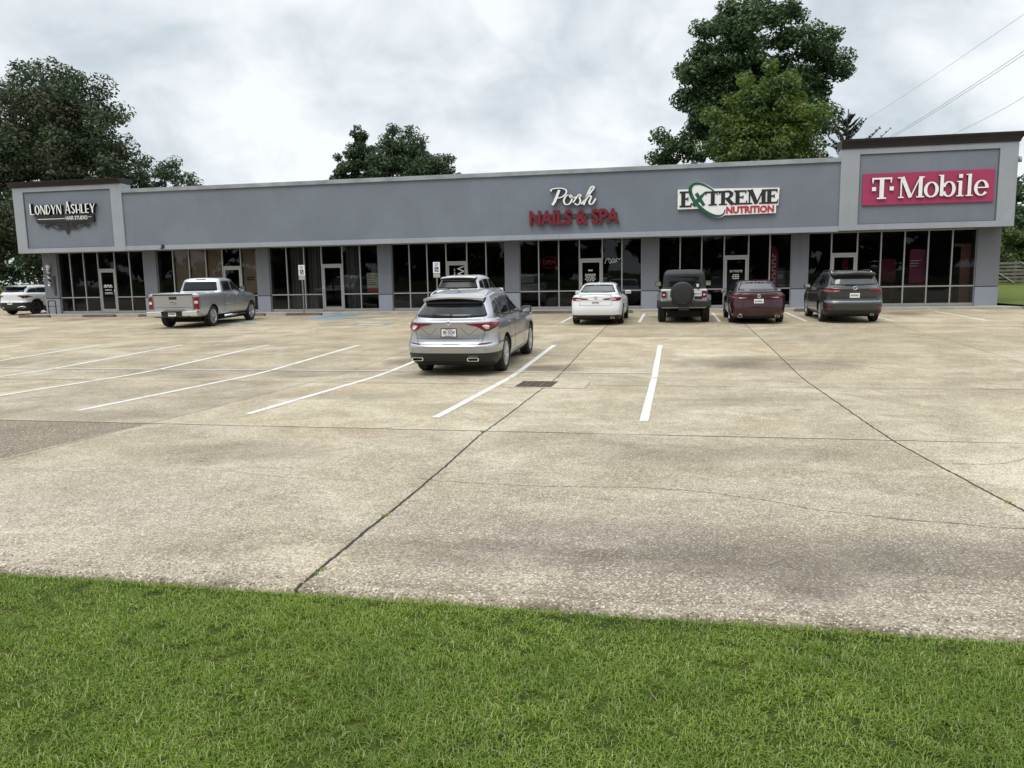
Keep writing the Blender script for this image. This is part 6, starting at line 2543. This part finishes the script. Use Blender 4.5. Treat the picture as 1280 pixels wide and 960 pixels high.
# ---- power lines
POLE = thing('utility_pole', 'wooden utility pole carrying the power lines beyond the right edge', 'utility pole', (19.6, 28, lot_z(0, 28)))
POLE.location = (22.6, 44, lawn_z(22, 44) - .1)
mb = MB()
mb.tube([(0, 0, 0), (0, 0, 16.4)], [.16, .11], 12)
mb.build('pole', [BARK], POLE)
for z in (12.2, 13.6, 15.6):
    mb = MB()
    mb.box(-.75, .75, -.06, .06, z - .06, z + .06)
    mb.build('crossarm', [WOODF], POLE)
WIRES = [((19.64, 80, 13.68), (18.69, 50, 13.18), 'upper of the two close power lines above the right tower'),
         ((19.64, 80.0, 13.50), (18.69, 50, 13.0), 'lower of the two close power lines above the right tower'),
         ((24.93, 80, 13.62), (22.61, 60, 12.58), 'power line crossing low over the right corner of the tower'),
         ((19.86, 90, 17.13), (18.56, 50, 15.1), 'faint highest power line crossing the sky at right')]
for a, b_, lab in WIRES:
    a, b_ = Vector(a), Vector(b_)
    d = b_ - a
    p0, p1 = a - d * .6, a + d * 1.35
    pts_ = []
    for t in np.linspace(0, 1, 15):
        p = p0.lerp(p1, t)
        pts_.append(p - Vector((0, 0, .35 * 4 * t * (1 - t) - .3)))
    mb = MB()
    mb.tube(pts_, .012 if 'faint' not in lab else .009, 5)
    tag(mb.build('power_line', [CABLE]), lab, 'power line', 'power lines at upper right')

# ------------------------------------------------------------------ near verge: grass blades
def blades(name, n, xr, yr, hmin, hmax, wid, mat, seed, edge=False):
    g = np.random.default_rng(seed)
    x = g.uniform(*xr, n)
    y = g.uniform(*yr, n)
    if not edge:
        # patchy density and height
        ph = np.sin(x * 2.3 + 1.1 * np.sin(y * 3.1)) * np.sin(y * 4.1 + .8 * np.sin(x * 1.7)) + .5 * np.sin(x * 6.1 + y * 5.3)
    else:
        ph = np.sin(x * 3.7) + .6 * np.sin(x * 9.1)
    if not edge:
        thin = np.sin(x * 13.1 + 2.2 * np.sin(y * 9.3)) * np.sin(y * 15.7 + 1.7 * np.sin(x * 8.1)) + .5 * np.sin(x * 31 + y * 23) * np.sin(y * 37 - x * 11)
        keep = g.random(n) < np.clip(1.0 - 1.25 * (thin - .25), .10, 1)
        x, y, ph = x[keep], y[keep], ph[keep]
        n = len(x)
    h = g.uniform(hmin, hmax, n) * (1 + .22 * ph) * g.choice([1, 1, 1, 1.45], n)
    z = np.interp(y, np.linspace(-1, 4, 60), [gz(v) for v in np.linspace(-1, 4, 60)]) - .014
    h = h * np.interp(y, [EDGE_Y - .35, EDGE_Y - .03], [1, .62]) if not edge else h
    z = np.where(y > EDGE_Y, np.interp(y, [3.68, 4], [gz(3.68), gz(4.0)]) - .02, z)
    a = g.uniform(0, 2 * np.pi, n)
    lean = g.uniform(.4, 1.6, n)
    dx, dy = np.cos(a), np.sin(a)
    px, py = -dy, dx
    w = wid * g.uniform(.6, 1.35, n)
    base = np.stack([x, y, z], 1)
    d = np.stack([dx, dy, np.zeros(n)], 1)
    p = np.stack([px, py, np.zeros(n)], 1)
    up = np.array([0, 0, 1.0])
    P1 = base + d * (h * lean * .28)[:, None] + up * (h * (.55 - .16 * lean))[:, None]
    P2 = base + d * (h * lean * .85)[:, None] + up * (h * np.maximum(.92 - .48 * lean, .22))[:, None]
    q = np.stack([base - p * w[:, None] * .5, base + p * w[:, None] * .5, P1 - p * w[:, None] * .42, P1 + p * w[:, None] * .42, P2], 1).reshape(-1, 3)
    idx = np.arange(n)[:, None] * 5
    quads = (idx + np.array([[0, 1, 3, 2]]))
    tris = (idx + np.array([[2, 3, 4]]))
    loops = np.concatenate([quads, tris], 1).ravel()
    me = bpy.data.meshes.new(name)
    me.vertices.add(5 * n)
    me.vertices.foreach_set('co', q.ravel())
    me.loops.add(7 * n)
    me.loops.foreach_set('vertex_index', loops)
    me.polygons.add(2 * n)
    ls = (np.arange(n)[:, None] * 7 + np.array([[0, 4]])).ravel()
    lt = np.tile([4, 3], n)
    me.polygons.foreach_set('loop_start', ls)
    me.polygons.foreach_set('loop_total', lt)
    me.materials.append(mat)
    me.update(calc_edges=True)
    o = bpy.data.objects.new(name, me)
    link(o)
    return tag(o, 'short green lawn grass on the verge in the foreground' if not edge else 'longer grass fringe along the concrete edge', 'grass', kind='stuff')


def mat_grass():
    m = bpy.data.materials.new('grass_blade')
    m.use_nodes = True
    n = NT(m.node_tree)
    g = n.node('ShaderNodeNewGeometry')
    tc = n.node('ShaderNodeTexCoord')
    P = tc.outputs['Object']
    c = n.ramp(g.outputs['Random Per Island'], [(0, (.066, .132, .006)), (.45, (.148, .240, .013)), (.80, (.250, .352, .034)), (.94, (.37, .39, .13)), (1, (.42, .36, .18))])
    c = n.mix(n.math('MULTIPLY', n.sstep(n.noise(P, 1.3, 4, .6), .4, .65), .55), c, (.095, .160, .012))
    c = n.mix(n.math('MULTIPLY', n.sstep(n.noise(P, .7, 3, .6), .50, .7), .45), c, (.240, .322, .034))
    d = n.node('ShaderNodeBsdfDiffuse')
    n.set(d, 'Color', c)
    t = n.node('ShaderNodeBsdfTranslucent')
    n.set(t, 'Color', c)
    mx = n.node('ShaderNodeMixShader')
    n.set(mx, 0, .35)
    n.set(mx, 1, d.outputs[0])
    n.set(mx, 2, t.outputs[0])
    gl = n.node('ShaderNodeBsdfGlossy')
    n.set(gl, 'Roughness', .4)
    m2 = n.node('ShaderNodeMixShader')
    n.set(m2, 0, .04)
    n.set(m2, 1, mx.outputs[0])
    n.set(m2, 2, gl.outputs[0])
    o = n.node('ShaderNodeOutputMaterial')
    n.set(o, 'Surface', m2.outputs[0])
    return m


GB = mat_grass()
blades('grass', 400000, (-4.9, 3.5), (1.6, EDGE_Y - .01), .016, .044, .0034, GB, 41)
blades('grass_fringe', 5200, (-5.2, 4.2), (EDGE_Y - .05, EDGE_Y + .035), .02, .042, .0038, GB, 42, True)

blades('broad_blades', 1500, (-4.9, 3.5), (1.6, EDGE_Y - .03), .025, .048, .0062, GB, 43)
blades('dry_stems', 380, (-4.9, 3.5), (1.6, EDGE_Y - .03), .03, .055, .0024, mat_simple('dry_grass', (.36, .32, .17), .8), 44)

# weeds in the long joint
def weeds(x, y, n, h, seed, lab):
    g = np.random.default_rng(seed)
    mb = MB()
    for k in range(n):
        a, l = g.uniform(0, 6.28), g.uniform(.4, 1) * h
        px, py = g.normal() * .012, g.normal() * .03
        b0, b1, b2 = (px, py, -.004), (px + l * .35 * math.cos(a), py + l * .35 * math.sin(a), l * .5), (px + l * .9 * math.cos(a), py + l * .9 * math.sin(a), l * .55)
        w = .004
        nx, ny = -math.sin(a) * w, math.cos(a) * w
        mb.add([(b0[0] - nx, b0[1] - ny, b0[2]), (b0[0] + nx, b0[1] + ny, b0[2]), (b1[0] + nx, b1[1] + ny, b1[2]), (b1[0] - nx, b1[1] - ny, b1[2]), b2], [(0, 1, 2, 3), (3, 2, 4)])
    o = mb.build('weed_tuft', [GB])
    o.location = (x, y, gz(y) + .002)
    return tag(o, lab, 'weed', 'weeds growing in the long joint')


for i, (x, y, n, h, lab) in enumerate([(-1.965, 4.0, 16, .025, 'weed tuft in the joint nearest the grass verge'), (-2.04, 5.25, 16, .03, 'weed tuft part way along the long joint'),
                                       (-2.24, 9.12, 16, .04, 'weed tuft where the long joint meets the cross joint'), (2.515, 6.45, 18, .03, 'weed tuft in the right hand joint')]):
    weeds(x, y, n, h, 60 + i, lab)

# loose grit lying along the edge of the slab
g = np.random.default_rng(90)
n = 1900
gxp = g.uniform(-5, 4.2, n)
gyp = EDGE_Y + .03 + np.abs(g.normal(size=n)) * .11
mb = MB()
for x, y in zip(gxp, gyp):
    s = g.uniform(.003, .008)
    z = gz(y) + .010
    a = g.uniform(0, 6.28)
    c_, s_ = math.cos(a) * s, math.sin(a) * s
    mb.add([(x + c_, y + s_, z), (x - s_, y + c_, z), (x - c_, y - s_, z), (x + s_, y - c_, z), (x + s * .2, y, z + s), (x, y, z - s)], [(0, 1, 4), (1, 2, 4), (2, 3, 4), (3, 0, 4), (1, 0, 5), (2, 1, 5), (3, 2, 5), (0, 3, 5)])
tag(mb.build('grit', [mat_simple('loose_grit', (.34, .29, .22), .9, var=.4, vscale=30)]), 'loose pale grit along the edge of the concrete', 'grit', kind='stuff')
